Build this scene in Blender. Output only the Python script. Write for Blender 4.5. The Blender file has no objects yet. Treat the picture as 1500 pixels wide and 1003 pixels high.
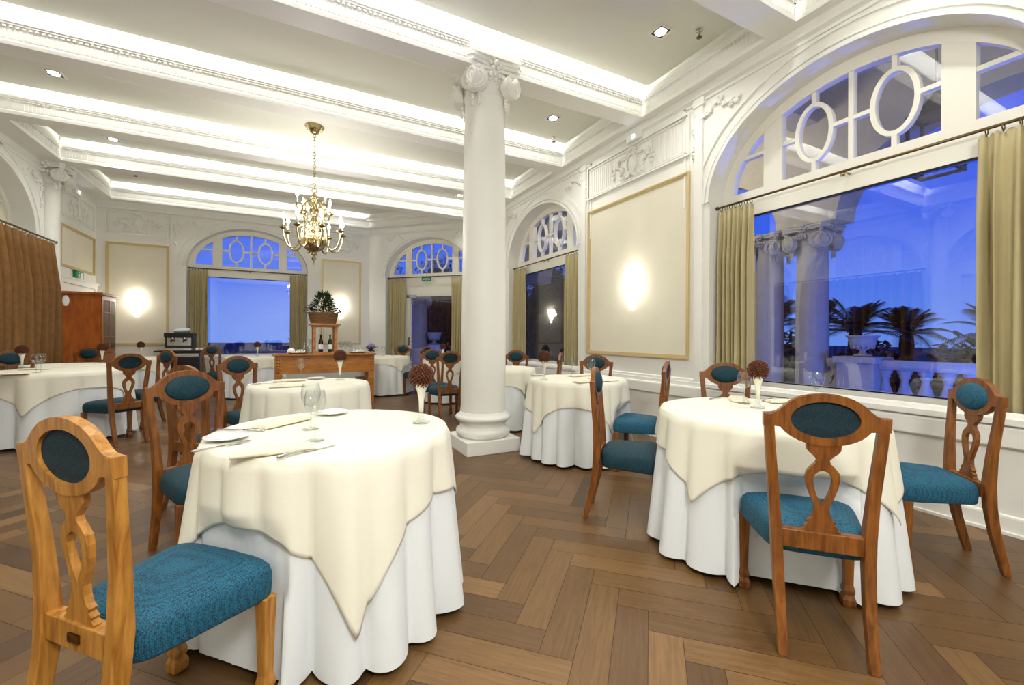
import bpy, bmesh, math, random
from mathutils import Vector, Matrix
random.seed(7)
PI = math.pi
sin, cos = math.sin, math.cos
scene = bpy.context.scene
col = scene.collection
scene.cycles.max_bounces = 10; scene.cycles.diffuse_bounces = 5; scene.cycles.glossy_bounces = 6; scene.cycles.transparent_max_bounces = 24

# ------------------------------------------------------------------ materials
def new_mat(name):
    m = bpy.data.materials.new(name); m.use_nodes = True
    nt = m.node_tree
    return m, nt, nt.nodes['Principled BSDF'], nt.links

def srgb(r, g, b):
    f = lambda c: (c/255/12.92) if c/255 <= .04045 else ((c/255+.055)/1.055)**2.4
    return (f(r), f(g), f(b), 1)

def plain(name, c, rough=.5, metal=0, bump=0, bscale=60, spec=.5, var=0, vscale=6):
    m, nt, p, lk = new_mat(name)
    p.inputs['Base Color'].default_value = c
    p.inputs['Roughness'].default_value = rough
    p.inputs['Metallic'].default_value = metal
    p.inputs['Specular IOR Level'].default_value = spec
    if bump or var:
        tc = nt.nodes.new('ShaderNodeTexCoord')
    if bump:
        n = nt.nodes.new('ShaderNodeTexNoise'); n.inputs['Scale'].default_value = bscale; n.inputs['Detail'].default_value = 3
        b = nt.nodes.new('ShaderNodeBump'); b.inputs['Strength'].default_value = bump; b.inputs['Distance'].default_value = .01
        lk.new(tc.outputs['Object'], n.inputs['Vector']); lk.new(n.outputs['Fac'], b.inputs['Height']); lk.new(b.outputs['Normal'], p.inputs['Normal'])
    if var:
        n2 = nt.nodes.new('ShaderNodeTexNoise'); n2.inputs['Scale'].default_value = vscale
        r = nt.nodes.new('ShaderNodeValToRGB')
        r.color_ramp.elements[0].position = .3; r.color_ramp.elements[1].position = .7
        r.color_ramp.elements[0].color = tuple(max(0, v*(1-var)) for v in c[:3])+(1,)
        r.color_ramp.elements[1].color = tuple(min(1, v*(1+var)) for v in c[:3])+(1,)
        lk.new(tc.outputs['Object'], n2.inputs['Vector']); lk.new(n2.outputs['Fac'], r.inputs['Fac']); lk.new(r.outputs['Color'], p.inputs['Base Color'])
    return m

def wood(name, c0, c1, scale=(26, 26, 3), rough=.38, fig=.5):
    m, nt, p, lk = new_mat(name)
    tc = nt.nodes.new('ShaderNodeTexCoord'); mp = nt.nodes.new('ShaderNodeMapping'); mp.inputs['Scale'].default_value = scale
    n = nt.nodes.new('ShaderNodeTexNoise'); n.inputs['Scale'].default_value = 2.2; n.inputs['Detail'].default_value = 6; n.inputs['Distortion'].default_value = fig
    r = nt.nodes.new('ShaderNodeValToRGB'); r.color_ramp.elements[0].position = .32; r.color_ramp.elements[1].position = .68
    r.color_ramp.elements[0].color = c0; r.color_ramp.elements[1].color = c1
    b = nt.nodes.new('ShaderNodeBump'); b.inputs['Strength'].default_value = .12; b.inputs['Distance'].default_value = .003
    lk.new(tc.outputs['Object'], mp.inputs['Vector']); lk.new(mp.outputs['Vector'], n.inputs['Vector'])
    lk.new(n.outputs['Fac'], r.inputs['Fac']); lk.new(r.outputs['Color'], p.inputs['Base Color'])
    lk.new(n.outputs['Fac'], b.inputs['Height']); lk.new(b.outputs['Normal'], p.inputs['Normal'])
    p.inputs['Roughness'].default_value = rough
    return m

def weave(name, c0, c1, scale=260, rough=.85, strength=.5, sheen=.3):
    m, nt, p, lk = new_mat(name)
    tc = nt.nodes.new('ShaderNodeTexCoord'); v = nt.nodes.new('ShaderNodeTexVoronoi'); v.inputs['Scale'].default_value = scale
    v.inputs['Randomness'].default_value = .55
    r = nt.nodes.new('ShaderNodeValToRGB'); r.color_ramp.elements[0].color = c1; r.color_ramp.elements[1].color = c0
    r.color_ramp.elements[0].position = .1; r.color_ramp.elements[1].position = .75
    b = nt.nodes.new('ShaderNodeBump'); b.invert = True; b.inputs['Strength'].default_value = strength; b.inputs['Distance'].default_value = .002
    lk.new(tc.outputs['Object'], v.inputs['Vector']); lk.new(v.outputs['Distance'], r.inputs['Fac']); lk.new(r.outputs['Color'], p.inputs['Base Color'])
    lk.new(v.outputs['Distance'], b.inputs['Height']); lk.new(b.outputs['Normal'], p.inputs['Normal'])
    p.inputs['Roughness'].default_value = rough; p.inputs['Sheen Weight'].default_value = sheen
    return m

def emit(name, c, s):
    m, nt, p, lk = new_mat(name)
    p.inputs['Base Color'].default_value = (.8, .8, .8, 1)
    p.inputs['Emission Color'].default_value = c; p.inputs['Emission Strength'].default_value = s
    return m

def glassy(name, tint=(1, 1, 1, 1), gain=1.0, rough=0.0, base=.04):
    m = bpy.data.materials.new(name); m.use_nodes = True; nt = m.node_tree; nt.nodes.clear(); lk = nt.links
    o = nt.nodes.new('ShaderNodeOutputMaterial'); mx = nt.nodes.new('ShaderNodeMixShader'); t = nt.nodes.new('ShaderNodeBsdfTransparent')
    g = nt.nodes.new('ShaderNodeBsdfGlossy'); f = nt.nodes.new('ShaderNodeLayerWeight'); f.inputs['Blend'].default_value = .5
    pw = nt.nodes.new('ShaderNodeMath'); pw.operation = 'POWER'; pw.inputs[1].default_value = 4
    ma = nt.nodes.new('ShaderNodeMath'); ma.operation = 'MULTIPLY_ADD'; ma.inputs[1].default_value = gain; ma.inputs[2].default_value = base; ma.use_clamp = True
    t.inputs['Color'].default_value = tint; g.inputs['Roughness'].default_value = rough
    lk.new(f.outputs['Facing'], pw.inputs[0]); lk.new(pw.outputs[0], ma.inputs[0]); lk.new(ma.outputs[0], mx.inputs['Fac']); lk.new(t.outputs[0], mx.inputs[1]); lk.new(g.outputs[0], mx.inputs[2]); lk.new(mx.outputs[0], o.inputs['Surface'])
    return m

M = {}
M['white'] = plain('white_plaster', srgb(236, 236, 229), .6, bump=.05, bscale=40, spec=.3)
M['ceil'] = plain('ceiling_paint', srgb(226, 226, 215), .75, spec=.2)
M['trim'] = plain('white_gloss_trim', srgb(238, 238, 231), .45, spec=.4)
M['panel'] = plain('cream_panel', srgb(229, 224, 204), .7, spec=.2, var=.02, vscale=3)
M['gold'] = plain('gilded_moulding', srgb(208, 188, 138), .45, metal=.25)
M['frame'] = plain('window_paint', srgb(240, 238, 226), .4)
M['oak'] = wood('base_oak', srgb(98, 54, 16), srgb(148, 91, 35))
M['lamplit'] = wood('lamplit_oak', srgb(146, 92, 28), srgb(200, 144, 64))  # same oak as above, lightened for stronger light on the nearest chair
M['cab'] = wood('cabinet_cherry', srgb(146, 72, 20), srgb(178, 98, 36), scale=(6, 6, 1.5), fig=.8)
M['side'] = wood('sideboard_pine', srgb(152, 94, 30), srgb(190, 126, 52), scale=(2, 10, 10))
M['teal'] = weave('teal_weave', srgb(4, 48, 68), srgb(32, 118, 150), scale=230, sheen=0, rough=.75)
M['teal_shaded'] = weave('shaded_teal_weave', srgb(2, 34, 44), srgb(8, 74, 90), scale=230, sheen=0, rough=.75)  # same teal fabric, darkened for the chairs in weaker light
M['teal_back_shaded'] = weave('shaded_teal_backing', srgb(3, 22, 30), srgb(14, 58, 72), scale=230, sheen=0)  # teal darkened as shade: the pad's rear faces away from the light
M['linen'] = plain('white_linen', srgb(234, 239, 241), .8, bump=.06, bscale=180, spec=.2)
M['cream'] = plain('cream_damask', srgb(240, 238, 221), .75, bump=.05, bscale=140, spec=.2)
M['napkin'] = plain('cream_napkin', srgb(238, 231, 204), .8, bump=.06, bscale=200, spec=.2)
M['curtain'] = plain('olive_curtain', srgb(186, 174, 134), .8, bump=.08, bscale=120, spec=.2, var=.04)
M['brown'] = plain('brown_velvet', srgb(132, 96, 57), .85, bump=.15, bscale=60, spec=.2, var=.1, vscale=14)
M['porcelain'] = plain('porcelain', srgb(244, 244, 240), .2)
M['steel'] = plain('steel', srgb(200, 200, 200), .22, metal=1)
M['bronze'] = plain('dark_bronze', srgb(110, 92, 60), .4, metal=.8)
M['brass'] = plain('brass', srgb(184, 166, 122), .22, metal=1)
M['black'] = plain('black_plastic', srgb(18, 18, 20), .35)
M['dkglass'] = plain('dark_cabinet_glass', srgb(40, 26, 16), .1)
M['green'] = plain('exit_green', srgb(14, 122, 74), .4)
M['signwhite'] = plain('sign_white', srgb(240, 245, 240), .4)
M['led'] = emit('led_blue_white', (.75, .8, 1, 1), 12)
M['lens'] = emit('downlight_lens', (1, .95, .86, 1), 9)
M['bulb'] = emit('candle_bulb', (1, .93, .8, 1), 30)
M['shade'] = emit('lit_crystal_shade', (1, .96, .88, 1), 8)
M['pine'] = plain('pinecone_brown', srgb(98, 52, 30), .55, var=.35, vscale=60)
M['glass'] = glassy('window_glass', (.95, .97, 1, 1), .75, 0, .19)
M['crystal'] = glassy('drinking_glass', (.93, .95, .94, 1), .9, .02, .10)
M['crystal_vase'] = plain('milky_vase_glass', srgb(226, 224, 206), .15, spec=.6)
M['stone'] = plain('terrace_stone', srgb(172, 168, 152), .8, bump=.2, bscale=30, var=.05)
M['leaf'] = plain('dark_leaf', srgb(40, 62, 34), .6, var=.3, vscale=8)
M['hedge'] = plain('hedge_leaf', srgb(30, 44, 28), .7, var=.4, vscale=4)
M['bark'] = plain('bark', srgb(62, 50, 36), .9, bump=.4, bscale=30)
M['basket'] = plain('wicker', srgb(120, 88, 52), .8, bump=.6, bscale=90, var=.3, vscale=60)
M['bottle'] = plain('green_bottle', srgb(28, 62, 34), .12)
M['bottle2'] = plain('dark_bottle', srgb(22, 20, 22), .12)
M['purple'] = plain('lilac_petal', srgb(150, 130, 190), .7, var=.2, vscale=30)
M['ground'] = plain('lawn_dark', srgb(34, 48, 30), .9, var=.3, vscale=.6)
M['terrace'] = plain('terrace_tile', srgb(176, 164, 148), .6, var=.06, vscale=2)
M['brassplate'] = plain('aged_brass_plate', srgb(120, 84, 36), .35, metal=.9)
M['tray'] = plain('tray_wood', srgb(134, 82, 36), .4)
M['gap'] = plain('floor_gap', srgb(70, 50, 32), .8)

def floor_mat():
    m, nt, p, lk = new_mat('oak_parquet')
    a = nt.nodes.new('ShaderNodeAttribute'); a.attribute_name = 'plank'
    uv = nt.nodes.new('ShaderNodeUVMap'); uv.uv_map = 'UVMap'
    mp = nt.nodes.new('ShaderNodeMapping'); mp.inputs['Scale'].default_value = (3, 46, 1)
    n = nt.nodes.new('ShaderNodeTexNoise'); n.inputs['Scale'].default_value = 1.6; n.inputs['Detail'].default_value = 7; n.inputs['Distortion'].default_value = 1.1
    sep = nt.nodes.new('ShaderNodeSeparateColor')
    r1 = nt.nodes.new('ShaderNodeValToRGB')
    e = r1.color_ramp.elements
    e[0].color = srgb(84, 60, 34); e[1].color = srgb(140, 106, 66)
    for pos, c in ((.15, (98, 71, 39)), (.5, (110, 80, 44)), (.85, (122, 91, 52))):
        x = e.new(pos); x.color = srgb(*c)
    r2 = nt.nodes.new('ShaderNodeValToRGB'); r2.color_ramp.elements[0].position = .3; r2.color_ramp.elements[1].position = .75
    r2.color_ramp.elements[0].color = (.66, .63, .6, 1); r2.color_ramp.elements[1].color = (1.1, 1.1, 1.1, 1)
    mx = nt.nodes.new('ShaderNodeMix'); mx.data_type = 'RGBA'; mx.blend_type = 'MULTIPLY'; mx.inputs['Factor'].default_value = .85
    b = nt.nodes.new('ShaderNodeBump'); b.inputs['Strength'].default_value = .12; b.inputs['Distance'].default_value = .003
    lk.new(a.outputs['Color'], sep.inputs['Color']); lk.new(sep.outputs['Red'], r1.inputs['Fac'])
    lk.new(uv.outputs['UV'], mp.inputs['Vector']); lk.new(mp.outputs['Vector'], n.inputs['Vector']); lk.new(n.outputs['Fac'], r2.inputs['Fac'])
    lk.new(r1.outputs['Color'], mx.inputs['A']); lk.new(r2.outputs['Color'], mx.inputs['B']); lk.new(mx.outputs['Result'], p.inputs['Base Color'])
    lk.new(n.outputs['Fac'], b.inputs['Height']); lk.new(b.outputs['Normal'], p.inputs['Normal'])
    rr = nt.nodes.new('ShaderNodeMapRange'); rr.inputs['To Min'].default_value = .3; rr.inputs['To Max'].default_value = .48
    lk.new(n.outputs['Fac'], rr.inputs['Value']); lk.new(rr.outputs['Result'], p.inputs['Roughness'])
    return m
M['floor'] = floor_mat()

# ------------------------------------------------------------------ mesh helpers
class MB:
    """collects quads of many shapes, links them as one mesh object"""
    def __init__(s): s.v = []; s.f = []; s.sm = []
    def add(s, vs, fs, smooth=False):
        b = len(s.v); s.v += [tuple(x) for x in vs]; s.f += [[i+b for i in q] for q in fs]; s.sm += [smooth]*len(fs); return s
    def box(s, x0, x1, y0, y1, z0, z1):
        vs = [(x, y, z) for z in (z0, z1) for y in (y0, y1) for x in (x0, x1)]
        return s.add(vs, [(0, 2, 3, 1), (4, 5, 7, 6), (0, 1, 5, 4), (2, 6, 7, 3), (0, 4, 6, 2), (1, 3, 7, 5)])
    def obox(s, T, a0, a1, b0, b1, c0, c1):
        vs = [T(a, b, c) for c in (c0, c1) for b in (b0, b1) for a in (a0, a1)]
        return s.add(vs, [(0, 2, 3, 1), (4, 5, 7, 6), (0, 1, 5, 4), (2, 6, 7, 3), (0, 4, 6, 2), (1, 3, 7, 5)])
    def lathe(s, prof, n=24, c=(0, 0, 0), cap0=True, cap1=True, T=None, wob=None, smooth=True):
        T = T or (lambda x, y, z: (c[0]+x, c[1]+y, c[2]+z))
        vs = []
        for r, z in prof:
            for i in range(n):
                a = 2*PI*i/n; q = r*(wob(a, z) if wob else 1)
                vs.append(T(q*cos(a), q*sin(a), z))
        fs = [(j*n+i, j*n+(i+1) % n, (j+1)*n+(i+1) % n, (j+1)*n+i) for j in range(len(prof)-1) for i in range(n)]
        if cap0: fs.append(tuple(range(n-1, -1, -1)))
        if cap1: fs.append(tuple((len(prof)-1)*n+i for i in range(n)))
        return s.add(vs, fs, smooth)
    def tube(s, pts, rad, n=8, cap=True, flat=None):
        pts = [Vector(p) for p in pts]; R = rad if isinstance(rad, (list, tuple)) else [rad]*len(pts)
        vs = []; up = Vector((0, 0, 1)); prev = None
        for i, p in enumerate(pts):
            d = (pts[min(i+1, len(pts)-1)]-pts[max(i-1, 0)]).normalized()
            if prev is None:
                a = d.cross(up) if abs(d.z) < .9 else d.cross(Vector((1, 0, 0)))
            else:
                a = prev-d*prev.dot(d)
            a.normalize(); prev = a; b = d.cross(a)
            for k in range(n):
                t = 2*PI*(k+.5)/n; vs.append(p+(a*cos(t)+b*sin(t))*R[i])
        fs = [(i*n+k, i*n+(k+1) % n, (i+1)*n+(k+1) % n, (i+1)*n+k) for i in range(len(pts)-1) for k in range(n)]
        if cap: fs += [tuple(range(n-1, -1, -1)), tuple((len(pts)-1)*n+k for k in range(n))]
        return s.add(vs, fs, n > 4)
    def torus(s, c, ax, R, r, n=16, m=6, sy=1):
        ax = Vector(ax).normalized(); a = ax.cross(Vector((0, 0, 1)));
        if a.length < .1: a = Vector((1, 0, 0))
        a.normalize(); b = ax.cross(a); c = Vector(c); vs = []
        for i in range(n):
            t = 2*PI*i/n; d = a*cos(t)+b*sin(t); q = c+(a*cos(t)+b*sin(t)*sy)*R
            for k in range(m):
                u = 2*PI*k/m; vs.append(q+(d*cos(u)+ax*sin(u))*r)
        fs = [(i*m+k, ((i+1) % n)*m+k, ((i+1) % n)*m+(k+1) % m, i*m+(k+1) % m) for i in range(n) for k in range(m)]
        return s.add(vs, fs, True)
    def blob(s, c, rx, ry, rz, T=None, n=8, m=5, rot=0):
        vs = []; T = T or (lambda x, y, z: (x, y, z))
        for j in range(m+1):
            ph = PI*j/m
            for i in range(n):
                a = 2*PI*i/n; x, y, z = rx*sin(ph)*cos(a), ry*sin(ph)*sin(a), rz*cos(ph)
                x, z = x*cos(rot)-z*sin(rot), x*sin(rot)+z*cos(rot)
                vs.append(T(c[0]+x, c[1]+y, c[2]+z))
        fs = [(j*n+i, j*n+(i+1) % n, (j+1)*n+(i+1) % n, (j+1)*n+i) for j in range(m) for i in range(n)]
        return s.add(vs, fs, True)
    def prism(s, poly, T, c0, c1):
        n = len(poly); vs = [T(a, c0, b) for a, b in poly]+[T(a, c1, b) for a, b in poly]
        fs = [tuple(range(n)), tuple(range(2*n-1, n-1, -1))]+[(i, i+n, (i+1) % n+n, (i+1) % n) for i in range(n)]
        return s.add(vs, fs)
    def ring(s, outer, inner, T, c0, c1):
        """strip between two equal-length closed contours, given thickness"""
        n = len(outer)
        vs = [T(a, c0, b) for a, b in outer]+[T(a, c0, b) for a, b in inner]+[T(a, c1, b) for a, b in outer]+[T(a, c1, b) for a, b in inner]
        fs = []
        for i in range(n):
            j = (i+1) % n
            fs += [(i, j, n+j, n+i), (2*n+i, 3*n+i, 3*n+j, 2*n+j), (i, 2*n+i, 2*n+j, j), (n+i, n+j, 3*n+j, 3*n+i)]
        return s.add(vs, fs)
    def strip(s, outer, inner, T, c0, c1):
        n = len(outer)
        vs = [T(a, c0, b) for a, b in outer]+[T(a, c0, b) for a, b in inner]+[T(a, c1, b) for a, b in outer]+[T(a, c1, b) for a, b in inner]
        fs = []
        for i in range(n-1):
            j = i+1
            fs += [(i, j, n+j, n+i), (2*n+i, 3*n+i, 3*n+j, 2*n+j), (i, 2*n+i, 2*n+j, j), (n+i, n+j, 3*n+j, 3*n+i)]
        fs += [(0, n, 3*n, 2*n), (n-1, 3*n-1, 4*n-1, 2*n-1)]
        return s.add(vs, fs)
    def profile(s, prof, T, l0, l1):
        """open profile [(a,z)] swept straight along l"""
        n = len(prof); vs = [T(l0, a, z) for a, z in prof]+[T(l1, a, z) for a, z in prof]
        return s.add(vs, [(i, i+1, n+i+1, n+i) for i in range(n-1)])
    def mesh(s, name, m, fix=True):
        me = bpy.data.meshes.new(name); me.from_pydata(s.v, [], s.f)
        me.polygons.foreach_set('use_smooth', s.sm)
        if fix:
            bm = bmesh.new(); bm.from_mesh(me); bmesh.ops.recalc_face_normals(bm, faces=bm.faces); bm.to_mesh(me); bm.free()
        me.materials.append(m); return me
    def build(s, name, m, parent=None, loc=(0, 0, 0), fix=True):
        o = bpy.data.objects.new(name, s.mesh(name, m, fix)); col.objects.link(o); o.location = loc
        if parent: o.parent = parent
        return o

def bevel(o, w, seg=2):
    b = o.modifiers.new('bevel', 'BEVEL'); b.width = w; b.segments = seg; b.limit_method = 'ANGLE'; b.angle_limit = .7
    return o
def subd(o, n=1):
    b = o.modifiers.new('subd', 'SUBSURF'); b.levels = n; b.render_levels = n; return o

def tag(o, label, cat, group=None, kind=None):
    if label: o['label'] = label
    if cat: o['category'] = cat
    if group: o['group'] = group
    if kind: o['kind'] = kind
    return o
def thing(name, label, cat, loc=(0, 0, 0), rz=0, group=None):
    o = bpy.data.objects.new(name, None); col.objects.link(o); o.empty_display_size = .1
    o.location = loc; o.rotation_euler = (0, 0, rz)
    return tag(o, label, cat, group)
def struct(o, label=None):
    o['kind'] = 'structure'
    if label: o['label'] = label
    return o
def kids(o): return [x for x in ALLK.get(o.name, [])]
def copy_tree(o, parent=None):
    c = o.copy(); col.objects.link(c)
    if parent: c.parent = parent
    for ch in list(o.children): copy_tree(ch, c)
    return c
def place(o, loc, rz, label, group=None):
    o.location = loc; o.rotation_euler = (0, 0, rz); o['label'] = label
    if group: o['group'] = group
    return o

def ell(a, b, cz, n, a0=0, a1=PI, ca=0):
    return [(ca+a*cos(a0+(a1-a0)*i/n), cz+b*sin(a0+(a1-a0)*i/n)) for i in range(n+1)]
def wallframe(O, U, N):
    O = Vector(O); U = Vector(U); N = Vector(N)
    return lambda u, w, z: O+U*u+N*w+Vector((0, 0, z))

# ------------------------------------------------------------------ room constants
XR, XL, YB, YF = 3.90, -3.46, 11.38, -4.2
CH = 13.13                        # the slanted wall is x + y = CH
ZT = 4.62                         # structural ceiling
ZS, ZP = 3.87, 4.20               # beam soffit, suspended ceiling panel
ACX = CH-YB                       # corner back wall / slanted wall
ACY = CH-XR
BEAMS = [-4.85, -3.1, -1.35, .40, 2.15, 3.955, 5.70, 7.48, 9.12]
S2 = 1/math.sqrt(2)
TR = wallframe((XR, 0, 0), (0, 1, 0), (1, 0, 0))          # right wall: u = y
TL = wallframe((XL, 0, 0), (0, 1, 0), (-1, 0, 0))         # left wall: u = y
TB = wallframe((0, YB, 0), (1, 0, 0), (0, 1, 0))          # back wall: u = x
DM = (2.925, CH-2.925)                                     # centre of door bay
TC = wallframe((DM[0], DM[1], 0), (S2, -S2, 0), (S2, S2, 0))
AW, ARH = 1.175, .90              # arch half width and rise

# ------------------------------------------------------------------ floor
def build_floor():
    w, L = .13, .65; n = 5; g = .0012
    me_v = []; me_f = []; uvs = []; cols = []
    c45 = S2
    def put(p0, q0, lp, lq, along_p):
        ctr = ((p0+lp/2), (q0+lq/2)); X = (ctr[0]-ctr[1])*c45; Y = (ctr[0]+ctr[1])*c45
        if not (-3.9 < X < 4.4 and -4.6 < Y < 11.9): return
        r = random.random(); r2 = random.random(); du = random.random()*50
        b = len(me_v)
        for (p, q) in ((p0+g, q0+g), (p0+lp-g, q0+g), (p0+lp-g, q0+lq-g), (p0+g, q0+lq-g)):
            me_v.append(((p-q)*c45, (p+q)*c45, 0))
            uvs.append((p+du, q+du*.37) if along_p else (q+du, p+du*.37)); cols.append((r, r2, 0, 1))
        me_f.append((b, b+1, b+2, b+3))
    for k in range(-160, 160):
        for m in range(-20, 20):
            x = k*w+2*L*m; put(x, k*w, L, w, True); put(x-w, k*w, w, L, False)
    me = bpy.data.meshes.new('floor'); me.from_pydata(me_v, [], me_f)
    me.uv_layers.new(name='UVMap'); me.color_attributes.new('plank', 'FLOAT_COLOR', 'CORNER')
    idx = [lp.vertex_index for lp in me.loops]
    me.uv_layers['UVMap'].data.foreach_set('uv', [c_ for i in idx for c_ in uvs[i]])
    me.color_attributes['plank'].data.foreach_set('color', [c_ for i in idx for c_ in cols[i]])
    me.materials.append(M['floor'])
    o = bpy.data.objects.new('floor', me); col.objects.link(o); struct(o, 'brown oak herringbone parquet floor')
    b = MB().box(-3.9, 4.4, -4.6, 11.9, -.06, -.002).build('subfloor', M['gap'], o)
build_floor()

# ------------------------------------------------------------------ walls with arched openings
def arch_z(u, dz): return 2.60+dz+ARH*math.sqrt(max(0, 1-(u/AW)**2))
def wall(name, T, u0, u1, openings, depth=.24):
    """openings: (centre u, dz, bottom z)"""
    mb = MB(); cur = u0
    ops = sorted(openings)
    def q(ua, ub, za, zb, w=0): mb.add([T(ua, w, za), T(ub, w, za), T(ub, w, zb), T(ua, w, zb)], [(0, 1, 2, 3)])
    for uc, dz, zb in ops:
        q(cur, uc-AW, 0, ZT)
        if zb > 0: q(uc-AW, uc+AW, 0, zb)
        n = 40
        pts = [(-AW*cos(PI*i/n), arch_z(AW*cos(PI*i/n), dz)) for i in range(n+1)]
        for i in range(n):
            (a, za), (b, zb2) = pts[i], pts[i+1]
            mb.add([T(uc+a, 0, za), T(uc+b, 0, zb2), T(uc+b, 0, ZT), T(uc+a, 0, ZT)], [(0, 1, 2, 3)])
            mb.add([T(uc+a, 0, za), T(uc+b, 0, zb2), T(uc+b, depth+.06, zb2), T(uc+a, depth+.06, za)], [(0, 1, 2, 3)], True)
        for sg in (-1, 1):
            mb.add([T(uc+sg*AW, 0, zb), T(uc+sg*AW, depth+.06, zb), T(uc+sg*AW, depth+.06, 2.6+dz), T(uc+sg*AW, 0, 2.6+dz)], [(0, 1, 2, 3)])
        if zb > 0: mb.add([T(uc-AW, 0, zb), T(uc+AW, 0, zb), T(uc+AW, depth+.06, zb), T(uc-AW, depth+.06, zb)], [(0, 1, 2, 3)])
        cur = uc+AW
    q(cur, u1, 0, ZT)
    return struct(mb.build(name, M['white'], fix=False))

WIN_R = [(-2.78, 0, .70), (1.89, 0, .70), (6.56, 0, .70)]
WB = (-.835, .07, .70)
WIN_L = [(2.55, .06, .70), (5.22, .06, .70), (7.88, .06, .70)]
wall('wall_right', TR, YF, ACY, WIN_R)
wall('wall_back', TB, XL, ACX, [WB])
cl = (ACX-DM[0])/S2; cr = (XR-DM[0])/S2
# the right jamb of the door bay runs close to the corner: keep it inside the wall
wall('wall_corner', TC, cl, max(cr, AW+.03), [(0, .07, 0)])
wall('wall_left', TL, YF, YB, WIN_L)
struct(MB().add([(XL, YF, 0), (XR, YF, 0), (XR, YF, ZT), (XL, YF, ZT)], [(0, 1, 2, 3)]).build('wall_front', M['white'], fix=False))
struct(MB().add([(XL-.4, YF, ZT), (XR+.4, YF, ZT), (XR+.4, YB+.4, ZT), (XL-.4, YB+.4, ZT)], [(0, 1, 2, 3)]).build('ceiling', M['ceil'], fix=False))

# ------------------------------------------------------------------ windows
def glaze_z(u, dz): return 2.665+dz+.73*math.sqrt(max(0, 1-(u/1.065)**2))
def fanlight(mb, T, uc, dz, w0, w1):
    TT = lambda u, w, z: T(uc+u, w, z)
    n = 48
    outer = [(AW*cos(PI*i/n), 2.60+dz+ARH*sin(PI*i/n)) for i in range(n+1)]
    inner = [(1.065*cos(PI*i/n), 2.665+dz+.73*sin(PI*i/n)) for i in range(n+1)]
    mb.strip(outer, inner, TT, w0, w1)
    for sg in (-1, 1):
        a, b = sorted((sg*.56, sg*.735))
        mb.prism([(a, 2.66+dz), (b, 2.66+dz), (b, glaze_z(b, dz)+.02), (a, glaze_z(a, dz)+.02)], TT, w0+.003, w1-.003)
        uo = sg*.287; zc = 3.012+dz
        mb.ring([(uo+.158*cos(t*PI/16), zc+.262*sin(t*PI/16)) for t in range(32)], [(uo+.122*cos(t*PI/16), zc+.226*sin(t*PI/16)) for t in range(32)], TT, w0+.01, w1-.01)
        mb.obox(TT, uo-.017, uo+.017, w0+.012, w1-.01, zc+.25, glaze_z(uo, dz)+.02)
        mb.obox(TT, uo-.017, uo+.017, w0+.012, w1-.01, 2.66+dz, zc-.25)
        a, b = sorted((sg*.435, sg*.57)); mb.obox(TT, a, b, w0+.012, w1-.01, zc-.017, zc+.017)
        a, b = sorted((sg*.0, sg*.14)); mb.obox(TT, a, b, w0+.012, w1-.01, zc-.017, zc+.017)
        ue = 1.065*math.sqrt(1-((zc-2.665-dz)/.73)**2)+.02
        a, b = sorted((sg*.73, sg*ue)); mb.obox(TT, a, b, w0+.012, w1-.01, zc-.017, zc+.017)
    mb.obox(TT, -.019, .019, w0+.01, w1-.01, 2.66+dz, glaze_z(0, dz)+.02)
def fan_pane(T, uc, dz, w):
    mb = MB(); pts = ell(1.08, .745, 2.655+dz, 40)
    mb.add([T(uc+a, w, b) for a, b in pts], [tuple(range(len(pts)))]); return mb
def window(name, T, uc, dz, kind='pane', label=None):
    d = .24; w0, w1 = d-.03, d+.05
    TT = lambda u, w, z: T(uc+u, w, z)
    mb = MB(); fanlight(mb, T, uc, dz, w0, w1)
    mb.obox(TT, -AW+.003, AW-.003, w0-.002, w1, 2.41+dz, 2.665+dz)
    hw = 1.0; zb = .76
    for sg in (-1, 1):
        a, b = sorted((sg*hw, sg*AW)); mb.obox(TT, a, b, w0+.001, w1, .70, 2.62+dz)
    mb.obox(TT, -hw, hw, w0, w1, .70, zb)
    o = struct(mb.build(name, M['frame']), label)
    gm = M['glass'] if kind == 'pane' else M['panel']
    fan_pane(T, uc, dz, d).build('fanlight_pane', gm, o, fix=False)
    MB().add([TT(-hw, d, zb), TT(hw, d, zb), TT(hw, d, 2.41+dz), TT(-hw, d, 2.41+dz)], [(0, 1, 2, 3)]).build('pane', gm, o, fix=False)
    if kind == 'pane':
        g = MB(); g.obox(TT, -hw, hw, w0-.002, d-.004, 2.396+dz, 2.412+dz)
        g.obox(TT, -hw, hw, w0-.002, d-.004, zb-.004, zb+.004)
        g.build('gasket', M['black'], o)
    s = MB(); s.obox(TT, -AW-.02, AW+.02, -.07, w0+.01, .665, .70); s.build('window_sill', M['trim'], o)
    return o
window('window_1', TR, 1.89, 0, label='large arched window with blue dusk view on the right wall')
window('window_2', TR, 6.56, 0, label='arched window behind the white column')
window('window_3', TB, WB[0], WB[1], label='arched window on the back wall')
window('window_4', TR, -2.78, 0)
window('window_5', TL, 7.88, .06, 'blind', 'blind cream arched window on the left wall')
window('window_6', TL, 5.22, .06, 'blind')
window('window_7', TL, 2.55, .06, 'blind')
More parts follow.
